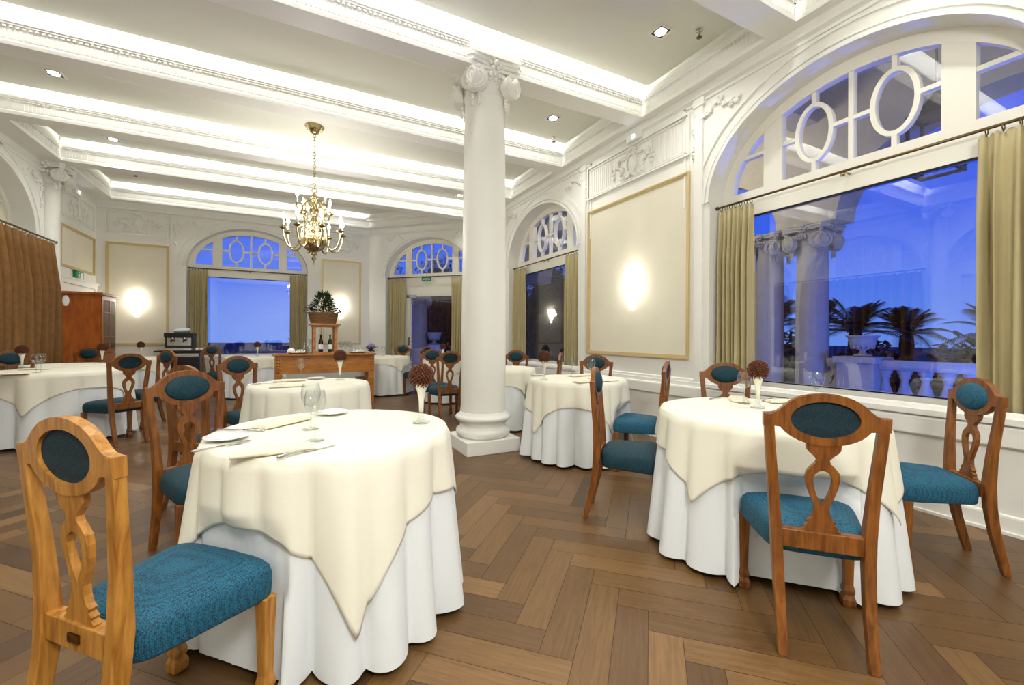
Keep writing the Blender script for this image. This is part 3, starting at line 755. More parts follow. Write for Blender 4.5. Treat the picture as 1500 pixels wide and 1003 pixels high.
def chandelier(x, y):
    o = thing('chandelier', 'brass candle chandelier hanging on a chain from the ceiling', 'chandelier', (x, y, ZP))
    MB().lathe([(.125, 0), (.13, -.015), (.10, -.035), (.105, -.05), (.07, -.07), (.06, -.10), (.02, -.115), (.0, -.118)], 28, (0, 0, 0)).build('canopy', M['brass'], o)
    ch = MB(); z = -.12; k = 0
    while z > -.90:
        ch.torus((0, 0, z-.02), (1, 0, 0) if k % 2 else (0, 1, 0), .017, .0045, 12, 5, 1.6); z -= .044; k += 1
    ch.torus((0, 0, -.93), (0, 1, 0), .032, .006, 16, 6); ch.build('chain', M['brass'], o)
    rib = lambda a, z_: 1+.05*cos(12*a) if -1.80 < z_ < -1.57 else 1
    prof = [(.006, -.95), (.02, -.97), (.03, -1.0), (.055, -1.03), (.03, -1.06), (.022, -1.12), (.05, -1.16), (.07, -1.22), (.05, -1.27), (.028, -1.32), (.05, -1.36), (.055, -1.40), (.03, -1.45), (.04, -1.52), (.08, -1.56),
            (.13, -1.60), (.15, -1.66), (.145, -1.72), (.11, -1.78), (.06, -1.81), (.03, -1.82), (.04, -1.84), (.045, -1.855), (.018, -1.87), (.028, -1.90), (.03, -1.915), (.008, -1.95), (.004, -2.0)]
    MB().lathe(prof, 36, (0, 0, 0), wob=rib).build('body', M['brass'], o)
    cg = MB()
    for q in range(8):
        a = q*PI/4
        cg.tube([(.05*cos(a), .05*sin(a), -1.08), (.14*cos(a), .14*sin(a), -1.12), (.17*cos(a), .17*sin(a), -1.25), (.12*cos(a), .12*sin(a), -1.38), (.16*cos(a), .16*sin(a), -1.46), (.13*cos(a), .13*sin(a), -1.55)], .006, 6)
        for zz in (-1.10, -1.3, -1.45): cg.blob((.15*cos(a), .15*sin(a), zz), .014, .014, .02)
    cg.build('cage', M['brass'], o)
    def arm(a, R, zr, drop, zc):
        ca, sa = cos(a), sin(a); P = lambda r, z: (r*ca, r*sa, z)
        pts = []
        ctrl = [(.06, zr), (.12, zr+.05), (.17, zr), (.18, zr-drop*.6), (R*.62, zr-drop), (R*.86, zr-drop*.92), (R, zr-drop*.35), (R, zc)]
        for i in range(len(ctrl)-1):
            for s in range(4):
                t = s/4; p0 = ctrl[max(i-1, 0)]; p1 = ctrl[i]; p2 = ctrl[i+1]; p3 = ctrl[min(i+2, len(ctrl)-1)]
                cr_ = [.5*((2*p1[d])+(-p0[d]+p2[d])*t+(2*p0[d]-5*p1[d]+4*p2[d]-p3[d])*t*t+(-p0[d]+3*p1[d]-3*p2[d]+p3[d])*t**3) for d in (0, 1)]
                pts.append(P(*cr_))
        pts.append(P(*ctrl[-1]))
        m = MB().tube(pts, .010, 8)
        m.lathe([(.012, zc-.03), (.03, zc-.02), (.052, zc-.004), (.055, zc), (.02, zc+.004), (.022, zc+.03)], 16, (R*ca, R*sa, 0))
        A = m.build('arm', M['brass'], o)
        MB().lathe([(.013, zc+.01), (.013, zc+.125)], 12, (R*ca, R*sa, 0)).build('candle', M['porcelain'], A)
        MB().lathe([(.008, zc+.125), (.021, zc+.145), (.023, zc+.165), (.013, zc+.19), (.002, zc+.215)], 12, (R*ca, R*sa, 0)).build('bulb', M['bulb'], A)
    for q in range(8): arm(q*PI/4+.2, .40, -1.52, .26, -1.52)
    for q in range(4): arm(q*PI/2+.55, .26, -1.18, .14, -1.20)
    L = bpy.data.lights.new('chandelier_and_fill_glow', 'POINT'); L.energy = 70; L.color = (1, .975, .94); L.shadow_soft_size = .3
    lo = bpy.data.objects.new('chandelier_and_fill_glow', L); col.objects.link(lo); lo.location = (x, y, ZP-1.55)
chandelier(.285, 6.83)

# small fittings
def box_sensor(T, u, z, label):
    o = thing('emergency_light', label, 'emergency light', T(u, 0, z), 0, 'small emergency lights')
    W = lambda a, w, b: Vector(T(u+a, w, z+b))-Vector(T(u, 0, z))
    b = MB(); b.obox(W, -.13, .13, -.05, 0, -.05, .05); bevel(b.build('housing', M['signwhite'], o), .008)
    l = MB(); l.obox(W, -.025, .025, -.053, -.05, -.02, .02); l.build('led', M['led'], o)
box_sensor(TR, 4.16, 3.735, 'white emergency light above the large gilt panel')
box_sensor(TL, 10.45, 3.735, 'white emergency light high on the left wall')
def sprinkler(x, y, label):
    o = thing('ceiling_sprinkler', label, 'sprinkler', (x, y, ZP), 0, 'ceiling sprinkler heads')
    m = MB(); m.lathe([(.035, 0), (.033, -.008), (.012, -.012), (.010, -.05)], 14); m.build('escutcheon', M['steel'], o)
    m = MB(); m.lathe([(.028, -.072), (.028, -.068)], 10); m.tube([(.008, 0, -.05), (.014, 0, -.06), (.003, 0, -.07)], .003, 5); m.tube([(-.008, 0, -.05), (-.014, 0, -.06), (-.003, 0, -.07)], .003, 5); m.build('deflector', M['bronze'], o)
sprinkler(3.55, 2.92, 'ceiling sprinkler beside the large window cornice'); sprinkler(3.52, 5.5, 'ceiling sprinkler right of the white column')
sprinkler(-2.6, 10.35, 'ceiling sprinkler above the small gilt panel')

def exit_sign(T, u, z, w, h, text, label):
    o = thing('exit_sign', label, 'exit sign', T(u, -.02, z))
    W = lambda a, ww, b: Vector(T(u+a, -.02+ww, z+b))-Vector(T(u, -.02, z))
    m = MB(); m.obox(W, -w/2, w/2, -.03, (-.01 if text else .02), -h/2, h/2); bevel(m.build('panel', M['green'], o), .004)
    if text:
        m = MB(); m.tube([W(0, -.005, h/2), W(0, -.005, h/2+.07)], .006, 6); m.build('hanger', M['bronze'], o)
        cu = bpy.data.curves.new('lettering', 'FONT'); cu.body = text; cu.align_x = 'CENTER'; cu.align_y = 'CENTER'; cu.size = h*.78; cu.extrude = .001
        t = bpy.data.objects.new('lettering', cu); col.objects.link(t); t.parent = o
        dirn = Vector(T(1, 0, 0))-Vector(T(0, 0, 0)); t.location = W(0, -.032, 0); t.rotation_euler = (PI/2, 0, math.atan2(dirn.y, dirn.x)); t.scale = (.82, 1, 1)
        bpy.context.view_layer.update()
        me = bpy.data.meshes.new_from_object(t.evaluated_get(bpy.context.evaluated_depsgraph_get())); me.materials.clear(); me.materials.append(M['signwhite'])
        t2 = bpy.data.objects.new('lettering', me); col.objects.link(t2); t2.parent = o; t2.location = t.location; t2.rotation_euler = t.rotation_euler; t2.scale = t.scale
        bpy.data.objects.remove(t); t2.name = 'lettering'
    else:
        m = MB(); W2 = lambda a, ww, b: W(a, ww, b)
        m.obox(W2, .02, .10, -.033, -.03, -.06, .06)
        m.tube([W(-.06, -.033, .045), W(-.06, -.033, .05)], .014, 8)
        for a, b, c_, d in ((-.055, .03, -.045, -.015), (-.045, -.015, -.085, -.05), (-.045, -.015, -.015, -.055), (-.055, .02, -.02, .005), (-.055, .02, -.09, 0)):
            m.tube([W(a, -.032, b), W(c_, -.032, d)], .008, 5)
        m.build('pictogram', M['signwhite'], o)
exit_sign(TC, .0, 2.555, .25, .10, 'SALIDA', 'small green SALIDA sign hanging above the exit door')
exit_sign(TL, 10.51, 2.235, .30, .16, '', 'green running man exit sign under the small gilt panel')

# ------------------------------------------------------------------ chairs
def lerp(a, b, t): return a+(b-a)*t
def interp(tab, z):
    for (z0, v0), (z1, v1) in zip(tab, tab[1:]):
        if (z0 <= z <= z1) or (z1 <= z <= z0): return lerp(v0, v1, (z-z0)/(z1-z0) if z1 != z0 else 0)
    return tab[-1][1]
YBK = [(0, -.012), (.08, .008), (.2, .036), (.34, .058), (.45, .064), (.6, .058), (.8, .040), (.99, .026)]   # back leg / backrest line
def chair_proto(woodm, fab, name='dining_chair'):
    o = thing(name, 'x', 'chair')
    # back legs continuing as backrest posts
    for s in (-1, 1):
        mb = MB(); vs = []
        tab = [(0, .140, .030, .030), (.03, .140, .033, .034), (.2, .142, .036, .040), (.34, .146, .037, .046), (.45, .150, .038, .046), (.6, .160, .036, .036), (.78, .175, .034, .030), (.895, .183, .034, .028)]
        for z, xc, wx, wy in tab:
            yc = interp(YBK, z)
            for dx, dy in ((-1, -1), (1, -1), (1, 1), (-1, 1)): vs.append((s*xc+dx*wx/2, yc+dy*wy/2, z))
        n = len(tab)
        mb.add(vs, [(4*i+k, 4*i+(k+1) % 4, 4*i+4+(k+1) % 4, 4*i+4+k) for i in range(n-1) for k in range(4)]+[(3, 2, 1, 0), (4*n-4, 4*n-3, 4*n-2, 4*n-1)])
        p = mb.build('back_post', woodm, o); bevel(p, .004)
    # crest rail with oval opening
    N = 72
    top = [(0, .976), (.04, .973), (.085, .959), (.11, .944), (.13, .926), (.15, .906), (.165, .897), (.185, .894), (.205, .894)]
    contour = []
    for i in range(N):
        t = 2*PI*i/N; x = .2005*cos(t); ax_ = abs(x)
        if t <= PI+1e-6: z = interp(top, ax_)
        else: z = min(.844, .878-.099*math.sqrt(max(0, 1-(ax_/.152)**2)))
        contour.append((x, z))
    contour[0] = (.2005, .894); contour[N//2] = (-.2005, .894)
    inner = [(.110*cos(2*PI*i/N), .877+.068*sin(2*PI*i/N)) for i in range(N)]
    T = lambda a, w, b: (a, interp(YBK, b)+w, b)
    mb = MB(); mb.ring(contour, inner, T, -.013, .014)
    cr_ = mb.build('crest_rail', woodm, o); bevel(cr_, .003)
    # oval upholstered pad: bulging front, recessed back
    mb = MB(); rings = [(1.0, .002), (1.0, .018), (.93, .026), (.75, .034), (.45, .039), (.15, .041)]
    vs = []; n = 40
    for k, yy in rings:
        for i in range(n):
            a = 2*PI*i/n; b = .877+.0705*k*sin(a); vs.append((.1125*k*cos(a), interp(YBK, b)+yy, b))
    m_ = len(rings)
    mb.add(vs, [(j*n+i, j*n+(i+1) % n, (j+1)*n+(i+1) % n, (j+1)*n+i) for j in range(m_-1) for i in range(n)]+[tuple((m_-1)*n+i for i in range(n)), tuple(range(n-1, -1, -1))], True)
    mb.build('oval_pad', fab, o)
    bk_ = MB(); bk_.add([(.1115*cos(2*PI*i/40), interp(YBK, .877+.069*sin(2*PI*i/40))-.004, .877+.069*sin(2*PI*i/40)) for i in range(40)], [tuple(range(40))])
    q_ = bk_.build('pad_backing', M['teal_back_shaded'], o, fix=False); q_['label'] = 'recessed fabric backing, darkened as shade'
    # pierced splat
    hw = [(.445, .060), (.452, .062), (.462, .050), (.470, .054), (.480, .040), (.490, .046), (.50, .034), (.52, .026), (.545, .024), (.58, .037), (.62, .050), (.655, .055), (.68, .051), (.70, .036), (.712, .024), (.725, .020), (.742, .034), (.752, .046), (.764, .054), (.776, .055), (.790, .055)]
    hole = [(.548, 0), (.565, .007), (.59, .019), (.62, .028), (.65, .031), (.668, .026), (.680, .013), (.684, 0)]
    zs = sorted(set([a for a, _ in hw]+[a for a, _ in hole]))
    mb = MB(); T2 = lambda a, w, b: (a, interp(YBK, b)+w, b)
    d0, d1 = -.009, .009
    for za, zb in zip(zs, zs[1:]):
        wa, wb = interp(hw, za), interp(hw, zb)
        if .548 <= za and zb <= .684:
            ha, hb = interp(hole, za), interp(hole, zb)
            for s in (-1, 1):
                q = [(s*ha, za), (s*wa, za), (s*wb, zb), (s*hb, zb)]
                v = [T2(a, d0, b) for a, b in q]+[T2(a, d1, b) for a, b in q]
                mb.add(v, [(0, 1, 2, 3), (7, 6, 5, 4), (1, 5, 6, 2), (0, 3, 7, 4)])
        else:
            q = [(-wa, za), (wa, za), (wb, zb), (-wb, zb)]
            v = [T2(a, d0, b) for a, b in q]+[T2(a, d1, b) for a, b in q]
            mb.add(v, [(0, 1, 2, 3), (7, 6, 5, 4), (1, 5, 6, 2), (0, 3, 7, 4)])
    mb.build('splat', woodm, o)
    mb = MB(); mb.add([(x, y, z) for z in (.378, .447) for x, y in ((-.136, .048), (.136, .048), (.136, .086), (-.136, .086))], [(3, 2, 1, 0), (4, 5, 6, 7), (0, 1, 5, 4), (1, 2, 6, 5), (2, 3, 7, 6), (3, 0, 4, 7)])
    bevel(mb.build('seat_rail', woodm, o), .003)
    # seat cushion
    def outline(k, n=56):
        pts = []
        for i in range(n):
            a = 2*PI*i/n; c_, s_ = cos(a), sin(a)
            e = .28
            u = math.copysign(abs(c_)**e, c_); v = math.copysign(abs(s_)**e, s_)
            y = lerp(.088, .458, (v+1)/2); xw = lerp(.158, .232, (v+1)/2)
            y += .012*(1-u*u)*(1 if v > 0 else 0)*max(v, 0)
            pts.append((u*xw*k, .275+(y-.275)*k))
        return pts
    mb = MB(); vs = []; n = 56
    prof = [(.985, .345), (1.0, .352), (1.01, .385), (1.008, .412), (.985, .432), (.93, .446), (.80, .459), (.60, .468), (.35, .473), (.12, .475)]
    for k, z in prof:
        for x, y in outline(k, n): vs.append((x, y, z+.004*(y-.275)))
    m_ = len(prof)
    mb.add(vs, [(j*n+i, j*n+(i+1) % n, (j+1)*n+(i+1) % n, (j+1)*n+i) for j in range(m_-1) for i in range(n)]+[tuple((m_-1)*n+i for i in range(n)), tuple(range(n-1, -1, -1))], True)
    mb.build('seat', fab, o)
    for s in (-1, 1):
        mb = MB(); x, y = s*.205, .425
        tab = [(0, .019), (.012, .024), (.035, .025), (.055, .018), (.062, .021), (.075, .022), (.1, .0165), (.2, .0185), (.348, .0225)]
        vs = []
        for z, h in tab:
            for dx, dy in ((-1, -1), (1, -1), (1, 1), (-1, 1)): vs.append((x+dx*h, y+dy*h, z))
        m2 = len(tab)
        mb.add(vs, [(4*i+k, 4*i+(k+1) % 4, 4*i+4+(k+1) % 4, 4*i+4+k) for i in range(m2-1) for k in range(4)]+[(3, 2, 1, 0), (4*m2-4, 4*m2-3, 4*m2-2, 4*m2-1)])
        bevel(mb.build('leg', woodm, o), .003)
    return o

CHAIRS = []
def cpos(x, y, deg): return (x, y, 0), math.radians(deg)-PI/2
G1 = 'oak dining chairs around the round tables'
front = chair_proto(M['lamplit'], M['teal'])
pl = MB(); pl.box(-.022, .022, .044, .049, .402, .424); pl.ring([(-.022, .402), (.022, .402), (.022, .424), (-.022, .424)], [(-.018, .406), (.018, .406), (.018, .420), (-.018, .420)], lambda a, w, b: (a, w, b), .042, .046)
q = pl.build('nameplate', M['brassplate'], front); q['label'] = 'small aged brass plate'
loc, rz = cpos(-.517, 1.435, 43.5)
CHAIRS.append((-.517, 1.435, cos(math.radians(43.5)), sin(math.radians(43.5))))
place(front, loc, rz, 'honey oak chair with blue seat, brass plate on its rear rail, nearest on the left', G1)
c0 = chair_proto(M['oak'], M['teal_shaded'])
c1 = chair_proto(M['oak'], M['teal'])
used = set()
def chair(x, y, deg, label, proto=None):
    proto = proto or c0
    o = copy_tree(proto) if proto.name in used else proto
    used.add(proto.name)
    CHAIRS.append((x, y, cos(math.radians(deg)), sin(math.radians(deg))))
    loc, rz = cpos(x, y, deg); place(o, loc, rz, label, G1); return o
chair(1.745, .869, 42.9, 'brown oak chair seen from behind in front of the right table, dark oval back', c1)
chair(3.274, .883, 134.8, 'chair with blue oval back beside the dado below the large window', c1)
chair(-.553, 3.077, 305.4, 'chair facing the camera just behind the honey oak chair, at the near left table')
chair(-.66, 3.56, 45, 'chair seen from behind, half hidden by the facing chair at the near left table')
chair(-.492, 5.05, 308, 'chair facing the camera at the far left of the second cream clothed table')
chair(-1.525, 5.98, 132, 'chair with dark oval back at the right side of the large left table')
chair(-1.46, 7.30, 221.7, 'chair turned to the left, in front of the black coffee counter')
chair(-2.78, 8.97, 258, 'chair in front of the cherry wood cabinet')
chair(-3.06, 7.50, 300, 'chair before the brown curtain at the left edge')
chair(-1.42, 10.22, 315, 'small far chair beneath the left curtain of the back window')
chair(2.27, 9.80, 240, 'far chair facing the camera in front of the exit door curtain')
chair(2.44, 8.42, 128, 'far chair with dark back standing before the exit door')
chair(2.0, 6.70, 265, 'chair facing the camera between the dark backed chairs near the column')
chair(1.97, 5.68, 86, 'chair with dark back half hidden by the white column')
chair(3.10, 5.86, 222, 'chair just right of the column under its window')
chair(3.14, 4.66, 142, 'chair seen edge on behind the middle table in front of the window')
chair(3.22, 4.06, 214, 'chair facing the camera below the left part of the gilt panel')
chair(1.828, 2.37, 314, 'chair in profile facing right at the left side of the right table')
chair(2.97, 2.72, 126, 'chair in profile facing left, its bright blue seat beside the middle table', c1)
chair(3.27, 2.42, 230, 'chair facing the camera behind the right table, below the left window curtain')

# ------------------------------------------------------------------ tables and cloths
TZ = .76
class Tab: pass

def skirt_r(t, a, z, pad=0):
    k = max(0, (TZ-z)/TZ)
    lobe = lambda f, ph: abs(sin(f*a/2+ph))**.7*2-1.25
    w = sum(am*(lobe(f, ph) if i == 0 else cos(f*a+ph)) for i, (f, am, ph) in enumerate(t.waves))
    q = t.r+.012*min(1, (TZ-z)/.03)+t.flare*k+w*(k**.75)
    q0 = q
    if z < .58:                                   # the hanging cloth is pushed in by the chair seats
        for _ in range(80):
            px, py = t.x+q*cos(a), t.y+q*sin(a)
            if not any(abs((px-cx)*fy-(py-cy)*fx) < .243 and -.02 < (px-cx)*fx+(py-cy)*fy < .484 for cx, cy, fx, fy in t.near): break
            q -= .0035
    return q0+(q-q0)*min(1, (.58-z)/.1 if z < .58 else 0)+pad
def table(x, y, r, corner, name, folds=18, over=(.20, .58), flare=.055, hem=.028, lab=None, olab=None, seed=1, emblem=False, detail=1):
    t = Tab(); t.x, t.y, t.r, t.flare = x, y, r, flare
    t.near = [c_ for c_ in CHAIRS if math.hypot(c_[0]-x, c_[1]-y) < 1.5]
    rnd = random.Random(seed)
    t.waves = [(folds, .046, rnd.random()*6), (7, .020, rnd.random()*6), (folds-5, .012, rnd.random()*6), (3, .010, rnd.random()*6)]
    n = 240 if detail else 120
    # undercloth
    mb = MB(); vs = []; rows = [(r*.5, TZ), (r*.97, TZ)]
    for q, zz in rows:
        for i in range(n): a = 2*PI*i/n; vs.append((q*cos(a), q*sin(a), zz))
    zs = [TZ-.004, TZ-.012, TZ-.03]+[lerp(TZ-.06, hem, k/20) for k in range(21)]
    for z in zs:
        for i in range(n):
            a = 2*PI*i/n; q = skirt_r(t, a, z) - (.012 if z > TZ-.006 else 0); zz = z
            vs.append((q*cos(a), q*sin(a), zz))
    R = len(rows)+len(zs)
    mb.add(vs, [(j*n+i, j*n+(i+1) % n, (j+1)*n+(i+1) % n, (j+1)*n+i) for j in range(R-1) for i in range(n)]+[tuple(range(n-1, -1, -1))], True)
    u = mb.build('tablecloth', M['linen'], loc=(x, y, 0), fix=False)
    tag(u, lab or ('long white undercloth reaching the floor on ' + name), 'tablecloth', 'white undercloths of the round tables')
    if emblem:
        e = MB(); ac = math.radians(emblem[0]); zc = emblem[1]
        P = lambda da, dz: (lambda a, z: ((skirt_r(t, a, z)+.003)*cos(a), (skirt_r(t, a, z)+.003)*sin(a), z))(ac+da/r, zc+dz)
        for k in range(5):
            e.tube([P(-.03+.012*k+.012*cos(s*.5), .012*sin(s*.5)) for s in range(13)], .0022, 5)
        e.tube([P(-.05+.01*s, -.02+.004*sin(s)) for s in range(11)], .0022, 5)
        e.tube([P(-.05+.01*s, .02-.003*cos(s)) for s in range(6)], .002, 5)
        q_ = e.build('embroidered_crest', M['linen'], u); q_['label'] = 'white embroidered crest'
    # square cream overcloth
    c0_ = math.radians(corner); hm, hc = over
    mb = MB(); vs = []; zo = TZ+.006
    for q in (r*.5, r*.96):
        for i in range(n): a = 2*PI*i/n; vs.append((q*cos(a), q*sin(a), zo))
    K = 20
    for k in range(K+1):
        for i in range(n):
            a = 2*PI*i/n; b = ((a-c0_+PI/4) % (PI/2))-PI/4          # 0 at the hanging corner
            s = (1/max(abs(cos(b+PI/4)), abs(sin(b+PI/4)))-1)/.4142
            s = max(0, min(1, s)); h = hm+(hc-hm)*s**1.15
            tt = k/K; z = zo-.002-h*tt
            q = skirt_r(t, a, z, .010)+.018*tt*s*(1+cos(b*16))*.5+.004*sin(9*a+2)*tt
            vs.append((q*cos(a), q*sin(a), z))
    R = K+3
    mb.add(vs, [(j*n+i, j*n+(i+1) % n, (j+1)*n+(i+1) % n, (j+1)*n+i) for j in range(R-1) for i in range(n)]+[tuple(range(n-1, -1, -1))], True)
    v = mb.build('overcloth', M['cream'], loc=(x, y, 0), fix=False); sm = v.modifiers.new('thick', 'SOLIDIFY'); sm.thickness = .003; sm.offset = 1
    tag(v, olab or ('square cream overcloth on ' + name), 'tablecloth', 'cream overcloths of the round tables')
    t.top = zo+.003; return t
A = table(.180, 2.085, .484, -88, 'the near left table', 19, (.235, .60), seed=3)
B = table(2.40, 1.53, .538, 182, 'the right table below the large window', 18, (.20, .42), seed=5, emblem=(215, .24))
C = table(2.555, 3.53, .468, 185, 'the middle table beside the white column', 18, (.22, .50), flare=.035, seed=8)
D = table(.153, 4.13, .465, -110, 'the second table behind the near left one', 16, (.30, .62), seed=11)
Et = table(-2.36, 6.74, .60, -92, 'the left table by the brown curtain', 16, (.17, .42), seed=13)
Ft = table(-2.72, 8.0, .45, 20, 'the small table near the cherry cabinet', 14, seed=17, detail=0)
Gt = table(-.62, 9.75, .50, 250, 'the far table under the back window', 14, seed=19, detail=0)
Ht = table(1.72, 9.05, .47, 205, 'the far table with the lilac flowers', 14, (.14, .3), seed=23, detail=0)
It = table(2.60, 7.60, .45, 240, 'the far table left of the column', 14, seed=29, detail=0)
Jt = table(2.50, 5.20, .45, 300, 'the table partly hidden by the column', 14, seed=31, detail=0)
Kt = table(-2.40, 9.98, .36, 240, 'the farthest table before the left back panel', 14, seed=37, detail=0)

# ------------------------------------------------------------------ tableware
def glass_proto(kind):
    if kind == 'wine':
        o = thing('wine_glass', 'x', 'glass')
        MB().lathe([(.0, .098), (.012, .10), (.028, .112), (.038, .135), (.040, .16), (.036, .185), (.032, .20)], 24, cap0=False, cap1=False).build('bowl', M['crystal'], o)
        MB().lathe([(.005, .005), (.0038, .03), (.004, .08), (.008, .098)], 12, cap0=False, cap1=False).build('stem', M['crystal'], o)
        MB().lathe([(.034, 0), (.034, .002), (.02, .004), (.005, .007)], 24, cap1=False).build('foot', M['crystal'], o)
    else:
        o = thing('tumbler', 'x', 'glass')
        MB().lathe([(.028, 0), (.030, .006), (.035, .09)], 20, cap1=False).build('bowl', M['crystal'], o)
        MB().lathe([(.029, .001), (.029, .008)], 20).build('foot', M['crystal'], o)
    return o
PROTO = {}
def put(kind, maker, x, y, z, rz, label, group):
    if kind not in PROTO: PROTO[kind] = maker(); o = PROTO[kind]
    else: o = copy_tree(PROTO[kind])
    place(o, (x, y, z), rz, label, group); return o
def glass(kind, x, y, z, label): return put(kind, lambda: glass_proto(kind), x, y, z, random.random()*6, label, 'stemware on the dining tables')
def vase_proto():
    o = thing('trumpet_vase', 'x', 'vase')
    MB().lathe([(.0, .05), (.010, .052), (.012, .10), (.020, .15), (.032, .178), (.040, .186)], 24, cap0=False, cap1=False).build('trumpet', M['crystal_vase'], o)
    MB().lathe([(.040, 0), (.041, .004), (.026, .010), (.013, .018), (.010, .03), (.014, .04), (.009, .052)], 24, cap1=False).build('foot', M['crystal'], o)
    return o
def ball_proto():
    mb = MB(); R = .053
    mb.blob((0, 0, 0), R*.9, R*.9, R*.9, None, 16, 10)
    n = 230; rnd = random.Random(4)
    for k in range(n):
        z = 1-2*(k+.5)/n; a = k*2.39996; r = math.sqrt(1-z*z); d = Vector((r*cos(a), r*sin(a), z))
        t = d.cross(Vector((0, 0, 1)) if abs(d.z) < .9 else Vector((1, 0, 0))).normalized(); b = d.cross(t)
        s = .0065+rnd.random()*.002; p = d*R*.95; ang = rnd.random()*6; t2 = t*cos(ang)+b*sin(ang); b2 = d.cross(t2)
        tip = d*(R*1.10+rnd.random()*.004)
        vs = [p+t2*s, p+b2*s*.8, p-t2*s, p-b2*s*.8, tip+t2*s*.55, tip+b2*s*.5, tip-t2*s*.45, tip-b2*s*.5]
        mb.add(vs, [(0, 1, 5, 4), (1, 2, 6, 5), (2, 3, 7, 6), (3, 0, 4, 7), (4, 5, 6, 7)])
    o = mb.build('pinecone_ball', M['pine']); o['category'] = 'table decoration'; return o
def vase(t, x, y, where):
    put('vase', vase_proto, x, y, t.top, 0, 'slender trumpet vase holding a brown ball on ' + where, 'trumpet vases on the dining tables')
    b = put('ball', ball_proto, x, y, t.top+.186+.036, random.random()*6, 'brown pine cone ball on the vase on ' + where, 'pine cone balls on vases')
def plate_proto():
    mb = MB().lathe([(.0, .003), (.045, .003), (.050, .004), (.078, .012), (.080, .014), (.078, .015), (.05, .007), (.0, .006)], 36, cap0=False, cap1=False)
    o = mb.build('bread_plate', M['porcelain']); o['category'] = 'plate'; return o
def knife_proto():
    o = thing('dinner_knife', 'x', 'knife')
    mb = MB(); T = lambda a, w, b: (a, b, w)
    mb.prism([(0, -.006), (.11, -.008), (.125, -.002), (.12, .006), (0, .006)], T, .002, .004); mb.build('blade', M['steel'], o)
    mb = MB(); mb.tube([(0, 0, .004), (-.02, 0, .0045), (-.095, 0, .0055), (-.10, 0, .0055)], [.0035, .005, .0065, .004], 8); mb.build('handle', M['steel'], o)
    return o
def fork_proto():
    o = thing('dinner_fork', 'x', 'fork')
    mb = MB(); T = lambda a, w, b: (a, b, w)
    mb.prism([(.02, -.004), (.06, -.012), (.075, -.012), (.075, .012), (.06, .012), (.02, .004)], T, .003, .005)
    for k in range(4): mb.prism([(.075, -.012+.0065*k), (.11, -.0115+.0063*k), (.11, -.0085+.0063*k), (.075, -.0075+.0065*k)], T, .003, .005)
    mb.build('tines', M['steel'], o)
    mb = MB(); mb.tube([(.02, 0, .004), (-.03, 0, .004), (-.085, 0, .0045), (-.09, 0, .0045)], [.003, .003, .006, .004], 8); mb.build('handle', M['steel'], o); return o
def napkin_proto():
    mb = MB(); n = 8
    # rolled triangular napkin: flat folded layers rising towards a rolled edge
    for k in range(3):
        z = .002+.004*k; s = 1-.06*k
        vs = [(-.13*s, -.05*s, z), (.13*s, -.055*s, z), (.14*s, .03*s, z), (.02, .055*s, z), (-.12*s, .045*s, z)]
        vs2 = [(x, y, zz+.003+.002*(y > 0)) for x, y, zz in vs]
        mb.add(vs+vs2, [(4, 3, 2, 1, 0), (5, 6, 7, 8, 9)]+[(i, (i+1) % 5, 5+(i+1) % 5, 5+i) for i in range(5)])
    mb.tube([(-.13, -.048, .009), (0, -.053, .010), (.13, -.052, .009)], [.008, .009, .007], 10)
    o = mb.build('napkin', M['napkin']); o['category'] = 'napkin'; bevel(o, .002); return o
def ware(kind, t, px, py, rz, label): 
    mk = dict(plate=plate_proto, knife=knife_proto, fork=fork_proto, napkin=napkin_proto)[kind]
    return put(kind, mk, px, py, t.top, rz, label, {'plate': 'bread plates on the tables', 'knife': 'knives on the tables', 'fork': 'forks on the tables', 'napkin': 'folded cream napkins on the tables'}[kind])

# unproject a picture point onto a table top, using the camera solved for this photograph
CF, CX, CY, CHT = 629.2, 750., 493., 1.18
YAW, ROLL = math.radians(27.2), math.radians(.34)
cF = Vector((sin(YAW), cos(YAW), 0)); cR0 = Vector((cos(YAW), -sin(YAW), 0)); cU0 = Vector((0, 0, 1))
cR = cR0*cos(ROLL)+cU0*sin(ROLL); cU = cU0*cos(ROLL)-cR0*sin(ROLL)
def at(px, py, z):
    d = cF+cR*((px-CX)/CF)+cU*((CY-py)/CF); t = (z-CHT)/d.z
    return d.x*t, d.y*t
def on(t, px, py): return at(px, py, t.top)
def line_rz(t, a, b):
    p, q = on(t, *a), on(t, *b); return math.atan2(q[1]-p[1], q[0]-p[0])

# near left table
x, y = on(A, 617, 619); vase(A, x, y, 'the near left table')
x, y = on(A, 461.5, 645); glass('wine', x, y, A.top, 'nearer of two wine glasses on the near left table')
x, y = on(A, 455, 628); glass('wine', x, y, A.top, 'farther of two wine glasses on the near left table')
x, y = on(A, 332, 643); ware('plate', A, x, y, 0, 'bread plate at the left rim of the near left table')
x, y = on(A, 487, 606); ware('plate', A, x, y, 0, 'bread plate at the far rim of the near left table')
x, y = on(A, 400, 661); ware('napkin', A, x, y, line_rz(A, (330, 671), (463, 654)), 'cream napkin nearest the camera on the near left table')
x, y = on(A, 412, 620); ware('napkin', A, x, y, line_rz(A, (378, 629), (452, 612)), 'cream napkin at the far side of the near left table')
x, y = on(A, 447, 662); ware('knife', A, x, y, line_rz(A, (415, 670), (481, 654)), 'dinner knife right of the nearest napkin')
x, y = on(A, 356, 630.5); ware('knife', A, x, y, line_rz(A, (382, 631), (332, 629)), 'dinner knife at the far napkin of the near left table')
x, y = on(A, 321, 655); ware('fork', A, x, y, line_rz(A, (307, 658), (336, 652)), 'fork beside the bread plate at the left rim')
